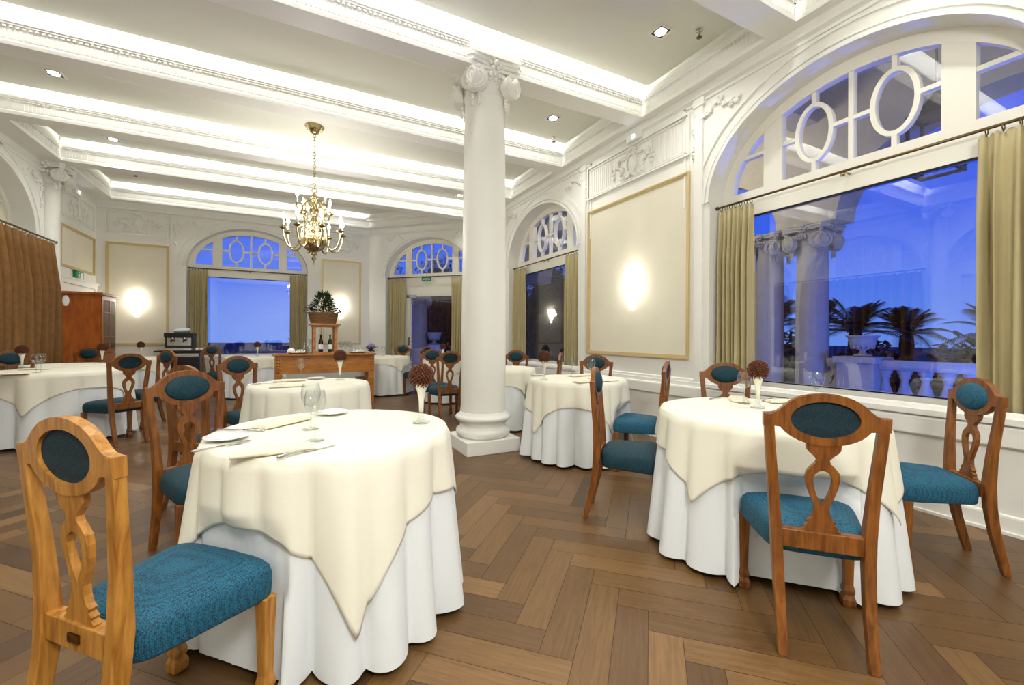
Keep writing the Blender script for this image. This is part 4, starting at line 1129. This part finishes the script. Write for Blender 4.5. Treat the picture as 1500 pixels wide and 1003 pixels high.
# second table
x, y = on(D, 498, 556.5); vase(D, x, y, 'the second table behind the near left one')
x, y = on(D, 441, 555.5); glass('wine', x, y, D.top, 'wine glass in front of the sideboard on the second table')
x, y = on(D, 423, 558); ware('napkin', D, x, y, .1, 'cream napkin left of the glass on the second table')
x, y = on(D, 420, 566); ware('napkin', D, x, y, .12, 'cream napkin on the near rim of the second table')
x, y = on(D, 382, 562.5); ware('knife', D, x, y, .3, 'knife on the left rim of the second table')
x, y = on(D, 463, 554.8); ware('plate', D, x, y, 0, 'bread plate at the far rim of the second table')
# right table
x, y = on(B, 1110, 597); vase(B, x, y, 'the right table')
x, y = on(B, 1090, 591); glass('wine', x, y, B.top, 'wine glass beside the vase on the right table')
x, y = on(B, 1196, 592); glass('wine', x, y, B.top, 'wine glass behind the oval chair back on the right table')
x, y = on(B, 1080, 585.5); ware('napkin', B, x, y, .75, 'cream napkin before the far chair on the right table')
x, y = on(B, 1150, 588.5); ware('napkin', B, x, y, -.4, 'cream napkin between vase and window on the right table')
x, y = on(B, 1123, 586); ware('knife', B, x, y, .3, 'knife behind the vase on the right table')
x, y = on(B, 1047, 583.5); ware('fork', B, x, y, .3, 'fork at the left rim of the right table')
x, y = on(B, 1230, 600); ware('plate', B, x, y, 0, 'bread plate behind the oval chair back on the right table')
# middle table
x, y = on(C, 797, 556.5); vase(C, x, y, 'the middle table')
x, y = on(C, 837.5, 550.5); glass('wine', x, y, C.top, 'wine glass before the window curtain on the middle table')
x, y = on(C, 866, 555); glass('wine', x, y, C.top, 'wine glass in front of the dark oval chair back on the middle table')
x, y = on(C, 858, 559.5); ware('napkin', C, x, y, .1, 'cream napkin on the near rim of the middle table')
x, y = on(C, 848, 550.5); ware('napkin', C, x, y, .2, 'cream napkin on the far rim of the middle table')
x, y = on(C, 893, 559); ware('knife', C, x, y, .1, 'knife on the right rim of the middle table')
x, y = on(C, 787, 550); ware('plate', C, x, y, 0, 'bread plate at the left of the middle table')
# left table
x, y = on(Et, 53, 546); glass('wine', x, y, Et.top, 'left of two wine glasses on the left table')
x, y = on(Et, 60, 544.5); glass('wine', x, y, Et.top, 'right of two wine glasses on the left table')
x, y = on(Et, 16, 548.5); ware('napkin', Et, x, y, .2, 'cream napkin on the near rim of the left table')
x, y = on(Et, 52, 541); ware('napkin', Et, x, y, .2, 'cream napkin behind the glasses on the left table')
vase(Et, Et.x-.42, Et.y+.30, 'the left table before the brown curtain')
vase(Ft, Ft.x+.33, Ft.y+.1, 'the small table near the cabinet')
vase(Kt, Kt.x-.02, Kt.y, 'the farthest table')
vase(Gt, Gt.x+.03, Gt.y+.05, 'the far table under the back window')
glass('wine', Gt.x-.24, Gt.y+.05, Gt.top, 'left wine glass on the far table under the back window'); glass('wine', Gt.x+.28, Gt.y+.02, Gt.top, 'right wine glass on the far table under the back window')
glass('wine', Ht.x-.02, Ht.y+.12, Ht.top, 'left wine glass behind the lilac flowers'); glass('wine', Ht.x+.15, Ht.y+.08, Ht.top, 'right wine glass behind the lilac flowers')
vase(It, It.x-.15, It.y-.1, 'the far table left of the column')
# lilac flowers
o = thing('flower_arrangement', 'lilac flowers with green leaves in a low glass bowl', 'flowers', (Ht.x-.30, Ht.y-.16, Ht.top))
MB().lathe([(.05, 0), (.07, .02), (.075, .06), (.06, .09)], 20, cap1=False).build('bowl', M['crystal'], o)
mb = MB()
for k in range(60):
    a = random.random()*6.28; r = random.random()*.13; z = .10+random.random()*.10; d = Vector((cos(a), sin(a), .5)).normalized()
    p = Vector((r*cos(a), r*sin(a), z)); s = Vector((-sin(a), cos(a), 0))*.018
    mb.add([p-d*.02, p+s, p+d*.06, p-s], [(0, 1, 2, 3)])
mb.build('leaves', M['leaf'], o, fix=False)
mb = MB()
for k in range(34):
    a = k*2.4; r = .012*math.sqrt(k)*1.2; z = .2+.05*cos(r*20)
    mb.blob((r*cos(a), r*sin(a), z), .022, .022, .018, None, 7, 5)
mb.build('petals', M['purple'], o)

# ------------------------------------------------------------------ sideboard with lantern
SX0, SX1, SY0, SY1, SZ = -.24, 1.33, 8.0, 8.5, .87
sb = thing('sideboard', 'long wooden sideboard table behind the second clothed table', 'sideboard', (.545, 8.25, 0))
L0 = lambda x0, x1, y0, y1, z0, z1, nm, m=M['side'], bv=.004: bevel(MB().box(x0-.545, x1-.545, y0-8.25, y1-8.25, z0, z1).build(nm, m, sb), bv)
L0(SX0-.03, SX1+.03, SY0-.03, SY1+.03, SZ-.03, SZ, 'top')
L0(SX0+.09, SX1-.09, SY0+.01, SY1-.01, .54, SZ-.03, 'apron')
L0(SX0+.03, SX1-.03, SY0+.02, SY1-.02, .24, .27, 'shelf')
for x0 in (SX0, SX1-.10):
    for y0 in (SY0, SY1-.08):
        lg = L0(x0, x0+.10, y0, y0+.08, 0, SZ-.03, 'leg')
        c_ = MB()
        if y0 == SY0:
            for k in range(5): c_.blob((x0+.05-.545, y0-8.25-.004, .58+.05*k), .032-.004*abs(k-2), .010, .028, None, 8, 5)
            c_.build('carving', M['side'], lg)
for i, (x, w, h, m, lab) in enumerate(((.02, .16, .17, 'porcelain', 'white box at the left end of the sideboard shelf'), (.42, .16, .18, 'porcelain', 'white box in the middle of the sideboard shelf'), (.74, .34, .14, 'signwhite', 'long white box on the sideboard shelf'), (1.12, .14, .17, 'oak', 'brown wooden box at the right of the sideboard shelf'))):
    o = thing('storage_box', lab, 'box', (x, 8.2, .271), 0, 'boxes on the sideboard shelf')
    bevel(MB().box(-w/2, w/2, -.1, .1, 0, h*.8).build('body', M[m], o), .004); bevel(MB().box(-w/2-.004, w/2+.004, -.104, .104, h*.8, h).build('lid', M[m], o), .004)
# open wooden lantern
lx, ly, lz = .52, 8.22, SZ
ln = thing('lantern', 'open wooden lantern frame holding two bottles on the sideboard', 'lantern', (lx, ly, lz))
for sx in (-1, 1):
    for sy in (-1, 1): bevel(MB().box(sx*.17-.025, sx*.17+.025, sy*.17-.025, sy*.17+.025, .02, .47).build('post', M['side'], ln), .003)
bevel(MB().box(-.2, .2, -.2, .2, 0, .025).build('base', M['side'], ln), .003)
bevel(MB().box(-.24, .24, -.24, .24, .485, .515).build('top', M['side'], ln), .004)
bevel(MB().box(-.21, .21, -.21, .21, .455, .485).build('crown', M['side'], ln), .004)
for k, (dx, m, lab) in enumerate(((-.06, 'bottle2', 'dark bottle inside the wooden lantern'), (.09, 'bottle', 'green bottle inside the wooden lantern'))):
    o = thing('bottle', lab, 'bottle', (lx+dx, ly-.02, lz+.026), 0, 'bottles in the lantern')
    MB().lathe([(.036, 0), (.038, .01), (.038, .17), (.03, .20), (.014, .23), (.013, .285)], 20).build('glass_body', M[m], o)
    MB().lathe([(.039, .05), (.039, .13)], 20, cap0=False, cap1=False).build('bottle_label', M['signwhite'], o)
    MB().lathe([(.0155, .275), (.0155, .30)], 14).build('cap', M['black'], o)
bk = thing('wicker_basket', 'wicker basket of greenery on top of the wooden lantern', 'basket', (lx-.02, ly, lz+.516))
mb = MB()
for j in range(8):
    z = .012+j*.024; mb.torus((0, 0, z), (0, 0, 1), .195+.012*j/2, .014, 28, 6)
for k in range(24):
    a = 2*PI*k/24; mb.tube([(.195*cos(a), .195*sin(a), 0), (.235*cos(a), .235*sin(a), .2)], .008, 5)
mb.lathe([(.19, 0), (.22, .19)], 24); mb.build('woven_body', M['basket'], bk)
mb = MB(); rnd = random.Random(9)
for k in range(720):
    a = rnd.random()*6.28; h = rnd.random(); r = (.29-.24*h)*math.sqrt(rnd.random()); z = .18+.34*h
    p = Vector((r*cos(a), r*sin(a), z)); d = Vector((cos(a)*(1.1-h*.6)+rnd.uniform(-.4, .4), sin(a)*(1.1-h*.6)+rnd.uniform(-.4, .4), rnd.uniform(-.1, .9))).normalized()
    s = d.cross(Vector((rnd.random(), rnd.random(), 1))).normalized()*.012; L_ = .05+.06*rnd.random()
    mb.add([p, p+d*L_*.5+s, p+d*L_, p+d*L_*.5-s], [(0, 1, 2, 3)])
mb.build('foliage', M['leaf'], bk, fix=False)
mb = MB()
for k in range(12):
    a = k*2.1; h = k/12; r = .20-.14*h; mb.blob((r*cos(a), r*sin(a), .24+.20*h), .025, .025, .028, None, 8, 6)
mb.build('flowers', M['cream'], bk)
# trays, carafes, cups and glasses on the sideboard
def tray(x, y, lab):
    o = thing('serving_tray', lab, 'tray', (x, y, SZ), 0, 'small serving trays on the sideboard')
    MB().lathe([(.11, 0), (.13, .004), (.15, .02), (.146, .022), (.12, .010), (0, .009)], 32, cap1=False).build('dish', M['tray'], o)
    mb = MB()
    for k in range(16):
        a = k*2.4; r = .025*math.sqrt(k); mb.tube([(r*cos(a)-.02*cos(k), r*sin(a)-.02*sin(k), .018), (r*cos(a)+.02*cos(k), r*sin(a)+.02*sin(k), .022+.02*(k % 3))], .012, 6)
    p = mb.build('sachets', M['porcelain'], o); p['kind'] = 'stuff'
tray(.10, 8.14, 'round wooden tray with white sachets left of the lantern'); tray(1.06, 8.14, 'round wooden tray with white sachets right of the lantern')
def carafe(x, y, lab):
    o = thing('carafe', lab, 'carafe', (x, y, SZ), 0, 'clear glass carafes on the sideboard')
    MB().lathe([(.05, 0), (.07, .01), (.075, .05), (.06, .10), (.026, .15), (.022, .19), (.034, .235)], 24, cap1=False).build('body', M['crystal'], o)
    MB().lathe([(.035, .234), (.036, .238), (.034, .24)], 24, cap0=False, cap1=False).build('rim', M['crystal'], o)
carafe(.21, 8.28, 'clear glass carafe with flared neck left of the lantern'); carafe(.30, 8.36, 'clear glass carafe close behind the left lantern post')
for k in range(6):
    put('wine', None, .80+.075*(k % 3), 8.22+.09*(k//3), SZ, 0, 'wine glass in the cluster right of the lantern', 'wine glasses beside the lantern')
o = tag(MB().lathe([(.0, 0), (.06, 0), (.07, .012), (.05, .075), (.012, .09)], 20, cap0=False).build('cloche', M['porcelain'], loc=(.0, 8.3, SZ)), 'small white dome cover at the left end of the sideboard', 'dish cover')

# ------------------------------------------------------------------ cherry cabinet with glazed front (front faces the room)
cb = thing('cabinet', 'tall cherry wood display cabinet at the left wall', 'cabinet', (-3.16, 10.16, 0))
cbx = lambda x0, x1, y0, y1, z0, z1, nm, m=M['cab'], par=cb, bv=.004: bevel(MB().box(x0+3.16, x1+3.16, y0-10.16, y1-10.16, z0, z1).build(nm, m, par), bv)
cbx(-3.44, -2.93, 9.82, 10.50, .06, 1.86, 'carcass')
cbx(-3.44, -2.91, 9.80, 10.52, 0, .07, 'plinth'); cbx(-3.45, -2.885, 9.785, 10.535, 1.86, 1.90, 'cornice')
dr = cbx(-2.93, -2.905, 9.84, 10.48, .86, 1.84, 'door')
MB().add([(-2.9035+3.16, 9.90-10.16, .92), (-2.9035+3.16, 10.42-10.16, .92), (-2.9035+3.16, 10.42-10.16, 1.78), (-2.9035+3.16, 9.90-10.16, 1.78)], [(0, 1, 2, 3)]).build('pane', M['dkglass'], dr, fix=False)
mb = MB()
for y in (10.16,): mb.box(-2.904+3.16, -2.895+3.16, y-.012-10.16, y+.012-10.16, .92, 1.78)
for z in (1.14, 1.35, 1.56): mb.box(-2.904+3.16, -2.895+3.16, 9.90-10.16, 10.42-10.16, z-.012, z+.012)
mb.build('glazing_bars', M['cab'], dr)
d2 = cbx(-2.93, -2.905, 9.84, 10.48, .10, .84, 'door'); MB().blob((.262, .25, .5), .014, .012, .012).build('knob', M['brass'], d2)
o = tag(MB().blob((0, 0, 0), .045, .012, .09, None, 20, 10).build('wall_sensor', M['signwhite'], loc=(-3.36, 9.812, 1.74)), 'white oval sensor plate on the side of the cherry cabinet', 'sensor')

# ------------------------------------------------------------------ coffee counter
kc = thing('counter', 'black service counter before the back window curtain', 'counter', (-2.02, 10.95, 0))
kx = lambda x0, x1, y0, y1, z0, z1, nm, m=M['black'], par=kc: bevel(MB().box(x0+2.02, x1+2.02, y0-10.95, y1-10.95, z0, z1).build(nm, m, par), .004)
kx(-2.22, -1.66, 10.72, 11.22, 0, .83, 'body'); kx(-2.40, -1.55, 10.68, 11.25, .83, .86, 'top')
kx(-2.21, -1.67, 10.705, 10.72, .74, .80, 'drawer', M['steel']); kx(-2.21, -1.67, 10.705, 10.72, .05, .72, 'door')
cm = thing('coffee_machine', 'black and steel espresso machine on the black counter', 'coffee machine', (-2.02, 10.95, .86))
kb = lambda x0, x1, y0, y1, z0, z1, nm, m, bv=.01: bevel(MB().box(x0, x1, y0, y1, z0, z1).build(nm, m, cm), bv)
kb(-.23, .23, -.12, .18, .03, .30, 'housing', M['black']); kb(-.235, .235, -.20, .19, .27, .36, 'head', M['black'])
kb(-.20, .20, -.135, -.12, .10, .26, 'front_plate', M['steel'], .003); kb(-.22, .22, -.22, -.1, .0, .05, 'drip_tray', M['steel'], .004)
for s in (-1, 1):
    g = MB(); g.lathe([(.035, .19), (.035, .25), (.03, .27)], 16, (s*.10, -.165, 0)); gh = g.build('brew_group', M['steel'], cm)
    h = MB(); h.tube([(s*.10, -.165, .195), (s*.10, -.25, .185), (s*.10, -.29, .18)], [.014, .012, .014], 8); h.build('handle', M['black'], gh)
o = tag(MB().blob((0, 0, .05), .15, .12, .055, None, 16, 8, .1).build('folded_towel', M['linen'], loc=(-2.0, 10.97, 1.222)), 'white towel lying on top of the espresso machine', 'towel')
for k in range(8):
    put('cup', lambda: (lambda o_: (MB().lathe([(.02, 0), (.024, .004), (.034, .05), (.032, .05), (.02, .008)], 16, cap1=False).build('bowl', M['porcelain'], o_), MB().torus((.04, 0, .028), (0, 1, 0), .014, .004, 10, 5).build('handle', M['porcelain'], o_), o_)[2])(thing('coffee_cup', 'x', 'cup')),
        -1.72+.075*(k % 2), 10.80+.085*(k//2), .86, k, 'white coffee cup right of the espresso machine', 'coffee cups on the counter')

# ------------------------------------------------------------------ outside: terrace, arcade, balustrade, plants
struct(MB().box(XR+.31, 9.2, -9, 18, -.12, -.02).build('ground_terrace', M['terrace']))
struct(MB().box(-12, XR+.31, YB+.6, 18, -.12, -.02).build('ground_patio', M['terrace']))
struct(MB().box(-90, 160, -90, 160, -1.3, -1.2).build('ground', M['ground']))
AX = 8.0
def arcade():
    mb = MB(); T = lambda u, w, z: (AX-.28+w, u, z)
    for cyy in (1.88-4.67, 1.88, 1.88+4.67, 1.88+9.34):
        n = 32; a, b, zc = 1.86, 1.27, 3.10
        pts = [(-a*cos(PI*i/n), zc+b*sin(PI*i/n)) for i in range(n+1)]
        for w in (0, .56):
            for i in range(n):
                (u0, z0), (u1, z1) = pts[i], pts[i+1]
                mb.add([T(cyy+u0, w, z0), T(cyy+u1, w, z1), T(cyy+u1, w, 5.3), T(cyy+u0, w, 5.3)], [(0, 1, 2, 3)])
            mb.add([T(cyy+a, w, zc), T(cyy+4.67-a, w, zc), T(cyy+4.67-a, w, 5.3), T(cyy+a, w, 5.3)], [(0, 1, 2, 3)])
        for i in range(n):
            (u0, z0), (u1, z1) = pts[i], pts[i+1]
            mb.add([T(cyy+u0, 0, z0), T(cyy+u1, 0, z1), T(cyy+u1, .56, z1), T(cyy+u0, .56, z0)], [(0, 1, 2, 3)], True)
        mb.add([T(cyy+a, 0, zc), T(cyy+4.67-a, 0, zc), T(cyy+4.67-a, .56, zc), T(cyy+a, .56, zc)], [(0, 1, 2, 3)])
    o = struct(mb.build('wall_arcade', M['stone'], fix=False), 'outer arcade wall with round arches beyond the large window')
arcade()
struct(MB().box(XR+.31, AX+.28, -9, 16, 5.2, 5.3).build('ceiling_loggia', M['stone']))
mb = MB()
for y in (4.215, -.455, 8.885): mb.box(XR+.31, AX-.28, y-.2, y+.2, 4.75, 5.2)
struct(mb.build('trim_30', M['stone']))
for y, lab in ((4.23, 'stone column of the terrace arcade seen through the large window'), (4.98, 'farther stone column beside the arcade column'), (-.45, 'arcade column hidden right of the photo'), (8.9, 'far arcade column')):
    if y < 0 or y > 6: continue
    column('terrace_column', (AX, y), .245, .225, -.02, 3.08, .36, .31, M['stone'], lab)
for o_ in list(col.objects):
    if o_.name.startswith('terrace_column'):
        tag(o_, 'arcade column nearer the middle of the large window view' if abs(o_.location.y-4.23) < .1 else 'arcade column at the left edge of the large window view', 'column', 'stone columns on the terrace')
        o_['kind'] = 'thing'
# balustrade
def balustrade(name, T, u0, u1, z0, zr, label, step=.235):
    o = thing(name, label, 'balustrade', T(u0, 0, 0))
    off = Vector(T(u0, 0, 0)); W = lambda a, w, b: Vector(T(a, w, b))-off
    mb = MB(); mb.obox(W, u0, u1, -.13, .13, zr-.10, zr); mb.obox(W, u0, u1, -.10, .10, zr-.14, zr-.10); mb.build('handrail', M['stone'], o)
    mb = MB(); mb.obox(W, u0, u1, -.13, .13, z0, z0+.16); mb.build('base_rail', M['stone'], o)
    u = u0+step/2; me = None; H = zr-.14-z0-.16
    while u < u1:
        if me is None:
            m_ = MB(); k = H/.5
            m_.lathe([(.095, 0), (.095, .03*k), (.075, .045*k), (.085, .07*k), (.104, .12*k), (.10, .17*k), (.07, .26*k), (.045, .34*k), (.045, .38*k), (.07, .41*k), (.06, .43*k), (.085, .46*k), (.09, .5*k)], 16)
            me = m_.mesh('baluster', M['stone'])
        b = bpy.data.objects.new('baluster', me); col.objects.link(b); b.parent = o; b.location = W(u, 0, z0+.16); u += step
    return o
TO = lambda u, w, z: (AX+.02+w, u, z)
balustrade('balustrade', TO, 3.76, 3.95, -.02, .86, 'short stone balustrade piece beside the arcade column', .19)
balustrade('balustrade', TO, -.2, 3.24, -.02, .86, 'stone balustrade beyond the large window')
def pedestal(x, y, z, lab):
    o = thing('pedestal', lab, 'pedestal', (x, y, -.02), 0, 'stone pedestals of the terrace balustrade')
    bevel(MB().box(-.25, .25, -.25, .25, 0, .82).build('block', M['stone'], o), .01); bevel(MB().box(-.29, .29, -.29, .29, .82, .92).build('cap', M['stone'], o), .01)
def urn(x, y, z, lab, sc=1):
    o = thing('urn', lab, 'urn', (x, y, z), 0, 'stone urns on the terrace')
    MB().lathe([(.12, 0), (.12, .03), (.055, .05), (.04, .09), (.05, .12), (.12, .17), (.17, .24), (.18, .33), (.19, .38), (.215, .40), (.215, .42), (.18, .42)], 28).build('bowl', M['stone'], o)
    mb = MB()
    for k in range(14): a = 2*PI*k/14; mb.blob((.14*cos(a), .14*sin(a), .20), .02, .02, .055, None, 6, 5)
    mb.build('gadroons', M['stone'], o); o.scale = (sc, sc, sc*.78)
pedestal(AX+.02, 3.50, 0, 'stone pedestal carrying the urn beyond the large window'); urn(AX+.02, 3.50, .905, 'stone urn before the palms beyond the large window')
# beyond the exit door
TD = wallframe((4.35, 14.0, 0), (S2, -S2, 0), (S2, S2, 0))
column('patio_column', (3.92, 14.56), .27, .25, -.02, 2.62, .36, .31, M['stone'], None)
for o_ in list(col.objects):
    if o_.name.startswith('patio_column'): tag(o_, 'stone column lit blue beyond the glazed exit door', 'column'); o_['kind'] = 'thing'
balustrade('balustrade', TD, .18, 1.9, -.02, .62, 'low stone balustrade beyond the exit door', .22)
pd = TD(-.14, .1, 0); pedestal(pd[0], pd[1]+.02, 0, 'stone pedestal carrying the urn beyond the exit door'); urn(pd[0], pd[1]+.02, .905, 'stone urn beyond the exit door', 1.25)

def palm(x, y, h, lab, n=26, R=1.7, seed=0, lean=0):
    rnd = random.Random(seed); o = thing('palm_tree', lab, 'palm tree', (x, y, -1.2), 0, 'palm trees beyond the terrace')
    mb = MB(); pts = [(lean*k/8*k/8, 0, h*k/8) for k in range(9)]; mb.tube(pts, [.2-.06*k/8+.02*(k % 2) for k in range(9)], 10); mb.build('trunk', M['bark'], o)
    mb = MB()
    for k in range(n):
        a = k*2.4+rnd.random()*.3; el = rnd.uniform(.1, 1.35); L_ = R*rnd.uniform(.8, 1.1); P = Vector((lean, 0, h))
        prev = None; m_ = 16
        for j in range(m_+1):
            t = j/m_; r = L_*t*(cos(el)*.9+.1); z = L_*(t*sin(el)-.62*t*t*(.55+.45*cos(el)))
            p = P+Vector((cos(a)*r, sin(a)*r, z))
            if prev is not None:
                d = (p-prev).normalized(); s = Vector((-sin(a), cos(a), 0)); wl = .36*sin(PI*min(1, .12+t*.9))*(L_/1.7)
                mb.add([prev+s*.012, prev-s*.012, p-s*.01, p+s*.01], [(0, 1, 2, 3)])
                for sg in (-1, 1):
                    for q in (0, .5):
                        b0 = prev.lerp(p, q); tip = b0+s*sg*wl+d*wl*.7+Vector((0, 0, -.25*wl)); mb.add([b0-d*.018, b0+d*.018, tip], [(0, 1, 2)])
            prev = p
    mb.build('fronds', M['leaf'], o, fix=False)
palm(14.2, 7.35, 2.7, 'palm left of the urn beyond the large window', 30, 1.5, 1)
palm(13.6, 6.1, 2.55, 'palm directly behind the urn beyond the large window', 30, 1.6, 2)
palm(15.2, 5.6, 2.5, 'palm right of the urn beyond the large window', 28, 1.5, 3)
palm(14.2, 3.6, 2.5, 'palm behind the middle of the balustrade', 28, 1.4, 5)
palm(13.0, 2.2, 2.7, 'palm at the right side of the large window view', 30, 1.8, 4)
palm(16.5, 9.9, 3.0, 'palm seen between the two arcade columns', 28, 1.8, 6)
def bush(x, y, z, rx, ry, rz, n, lab, mat='hedge', seed=0, nm='bush', group='dark bushes beyond the terrace'):
    rnd = random.Random(seed); mb = MB(); mb.blob((0, 0, 0), rx*.8, ry*.8, rz*.8, None, 14, 8)
    for k in range(n):
        zz = rnd.uniform(-.7, 1); a = rnd.random()*6.28; r = math.sqrt(1-zz*zz); q = rnd.uniform(.78, 1.05)
        p = Vector((rx*r*cos(a)*q, ry*r*sin(a)*q, rz*zz*q)); d = Vector((rnd.uniform(-1, 1), rnd.uniform(-1, 1), rnd.uniform(-.5, 1))).normalized(); s = d.cross(Vector((.3, .2, 1))).normalized()
        L_ = .13 if rz > 2 else .2; mb.add([p, p+d*L_*.5+s*L_*.3, p+d*L_, p+d*L_*.5-s*L_*.3], [(0, 1, 2, 3)])
    o = mb.build(nm, M[mat], loc=(x, y, z), fix=False); tag(o, lab, 'bush', group)
for k in range(7):
    bush(11.0, 9.5-1.6*k, -.02, .7, .76, 1.1+.12*(k % 3), 560, 'dark bush in the row behind the stone balustrade', seed=k)
for k, (x, y, rr, hh) in enumerate(((5.6, 18.0, 1.3, 3.0), (7.5, 16.1, 1.3, 3.2), (3.7, 19.8, 1.3, 3.0), (9.9, 15.6, 1.3, 3.1), (6.9, 20.6, 1.5, 3.4), (9.2, 18.2, 1.4, 3.4))):
    bush(x, y, 1.7, rr, rr, hh, 2600, 'tall dark leafy tree in the night beyond the exit door', seed=20+k, nm='leafy_tree', group='dark trees beyond the exit door')
bush(-3.4, 17.0, -.2, 1.0, .9, 1.0, 500, 'bush outside the left part of the back window', seed=40)
bush(.75, 15.0, .55, .75, .6, 1.85, 420, 'tall leafy shrub outside the right edge of the back window', seed=41, nm='leafy_shrub')
# hanging terrace lantern
tl = thing('terrace_lantern', 'dark square lantern hanging outside above the large window view', 'lantern', (6.0, 1.98, 2.92))
mb = MB(); s = .17
for sx in (-1, 1):
    for sy in (-1, 1): mb.box(sx*s-.014, sx*s+.014, sy*s-.014, sy*s+.014, 0, .62)
for z in (0, .60):
    for sg in (-1, 1): mb.box(-s, s, sg*s-.014, sg*s+.014, z, z+.028); mb.box(sg*s-.014, sg*s+.014, -s, s, z, z+.028)
mb.build('frame', M['black'], tl)
mb = MB(); mb.lathe([(.25, .62), (.05, .82), (.03, .86)], 4); mb.tube([(0, 0, .86), (0, 0, 2.28)], .012, 6); mb.build('roof', M['black'], tl)
MB().lathe([(.03, .03), (.03, .2)], 10).build('candle', M['porcelain'], tl)
for k in range(4):
    a = k*PI/2; c_, s_ = cos(a), sin(a); MB().add([(s*c_-s*s_*e, s*s_+s*c_*e, z) for e, z in ((-1, .03), (1, .03), (1, .6), (-1, .6))], [(0, 1, 2, 3)]).build('pane', M['crystal'], tl, fix=False)

def flood(name, loc, e, c, r=.3):
    L = bpy.data.lights.new(name, 'POINT'); L.energy = e; L.color = c; L.shadow_soft_size = r
    o = bpy.data.objects.new(name, L); col.objects.link(o); o.location = loc
flood('loggia_lamp', (6.0, 5.4, 4.2), 70, (1, .86, .56)); flood('loggia_lamp', (5.6, .2, 4.4), 18, (1, .86, .56))
flood('terrace_flood', (6.5, 1.4, .55), 150, (.03, .12, 1)); flood('terrace_flood', (2.9, 13.3, 1.3), 3.5, (.7, .75, 1)); flood('terrace_flood', (4.5, 13.5, .35), 16, (.05, .14, 1)); flood('terrace_flood', (6.2, 6.5, .6), 10, (.2, .35, 1))
# ------------------------------------------------------------------ world, camera, view
w = bpy.data.worlds.new('dusk'); scene.world = w; w.use_nodes = True; nt = w.node_tree
bg = nt.nodes['Background']; tc = nt.nodes.new('ShaderNodeTexCoord'); sp = nt.nodes.new('ShaderNodeSeparateXYZ'); rp = nt.nodes.new('ShaderNodeValToRGB')
nt.links.new(tc.outputs['Generated'], sp.inputs['Vector']); nt.links.new(sp.outputs['Z'], rp.inputs['Fac']); nt.links.new(rp.outputs['Color'], bg.inputs['Color'])
e = rp.color_ramp.elements; e[0].position = 0; e[0].color = srgb(110, 155, 255); e[1].position = .6; e[1].color = srgb(24, 62, 235)
x = e.new(.12); x.color = srgb(70, 122, 255); x = e.new(.3); x.color = srgb(36, 88, 250)
bg.inputs['Strength'].default_value = .54

cam = bpy.data.cameras.new('camera'); co = bpy.data.objects.new('camera', cam); col.objects.link(co)
cam.sensor_fit = 'HORIZONTAL'; cam.sensor_width = 36; cam.lens = 36*CF/1500; cam.shift_y = -(501.5-CY)/1500; cam.clip_start = .02
m3 = Matrix((cR, cU, -cF)).transposed(); co.matrix_world = Matrix.Translation((0, 0, CHT)) @ m3.to_4x4()
scene.camera = co
vs = scene.view_settings; vs.view_transform = 'Standard'; vs.look = 'None'; vs.exposure = .85; vs.gamma = 1; vs.use_curve_mapping = False
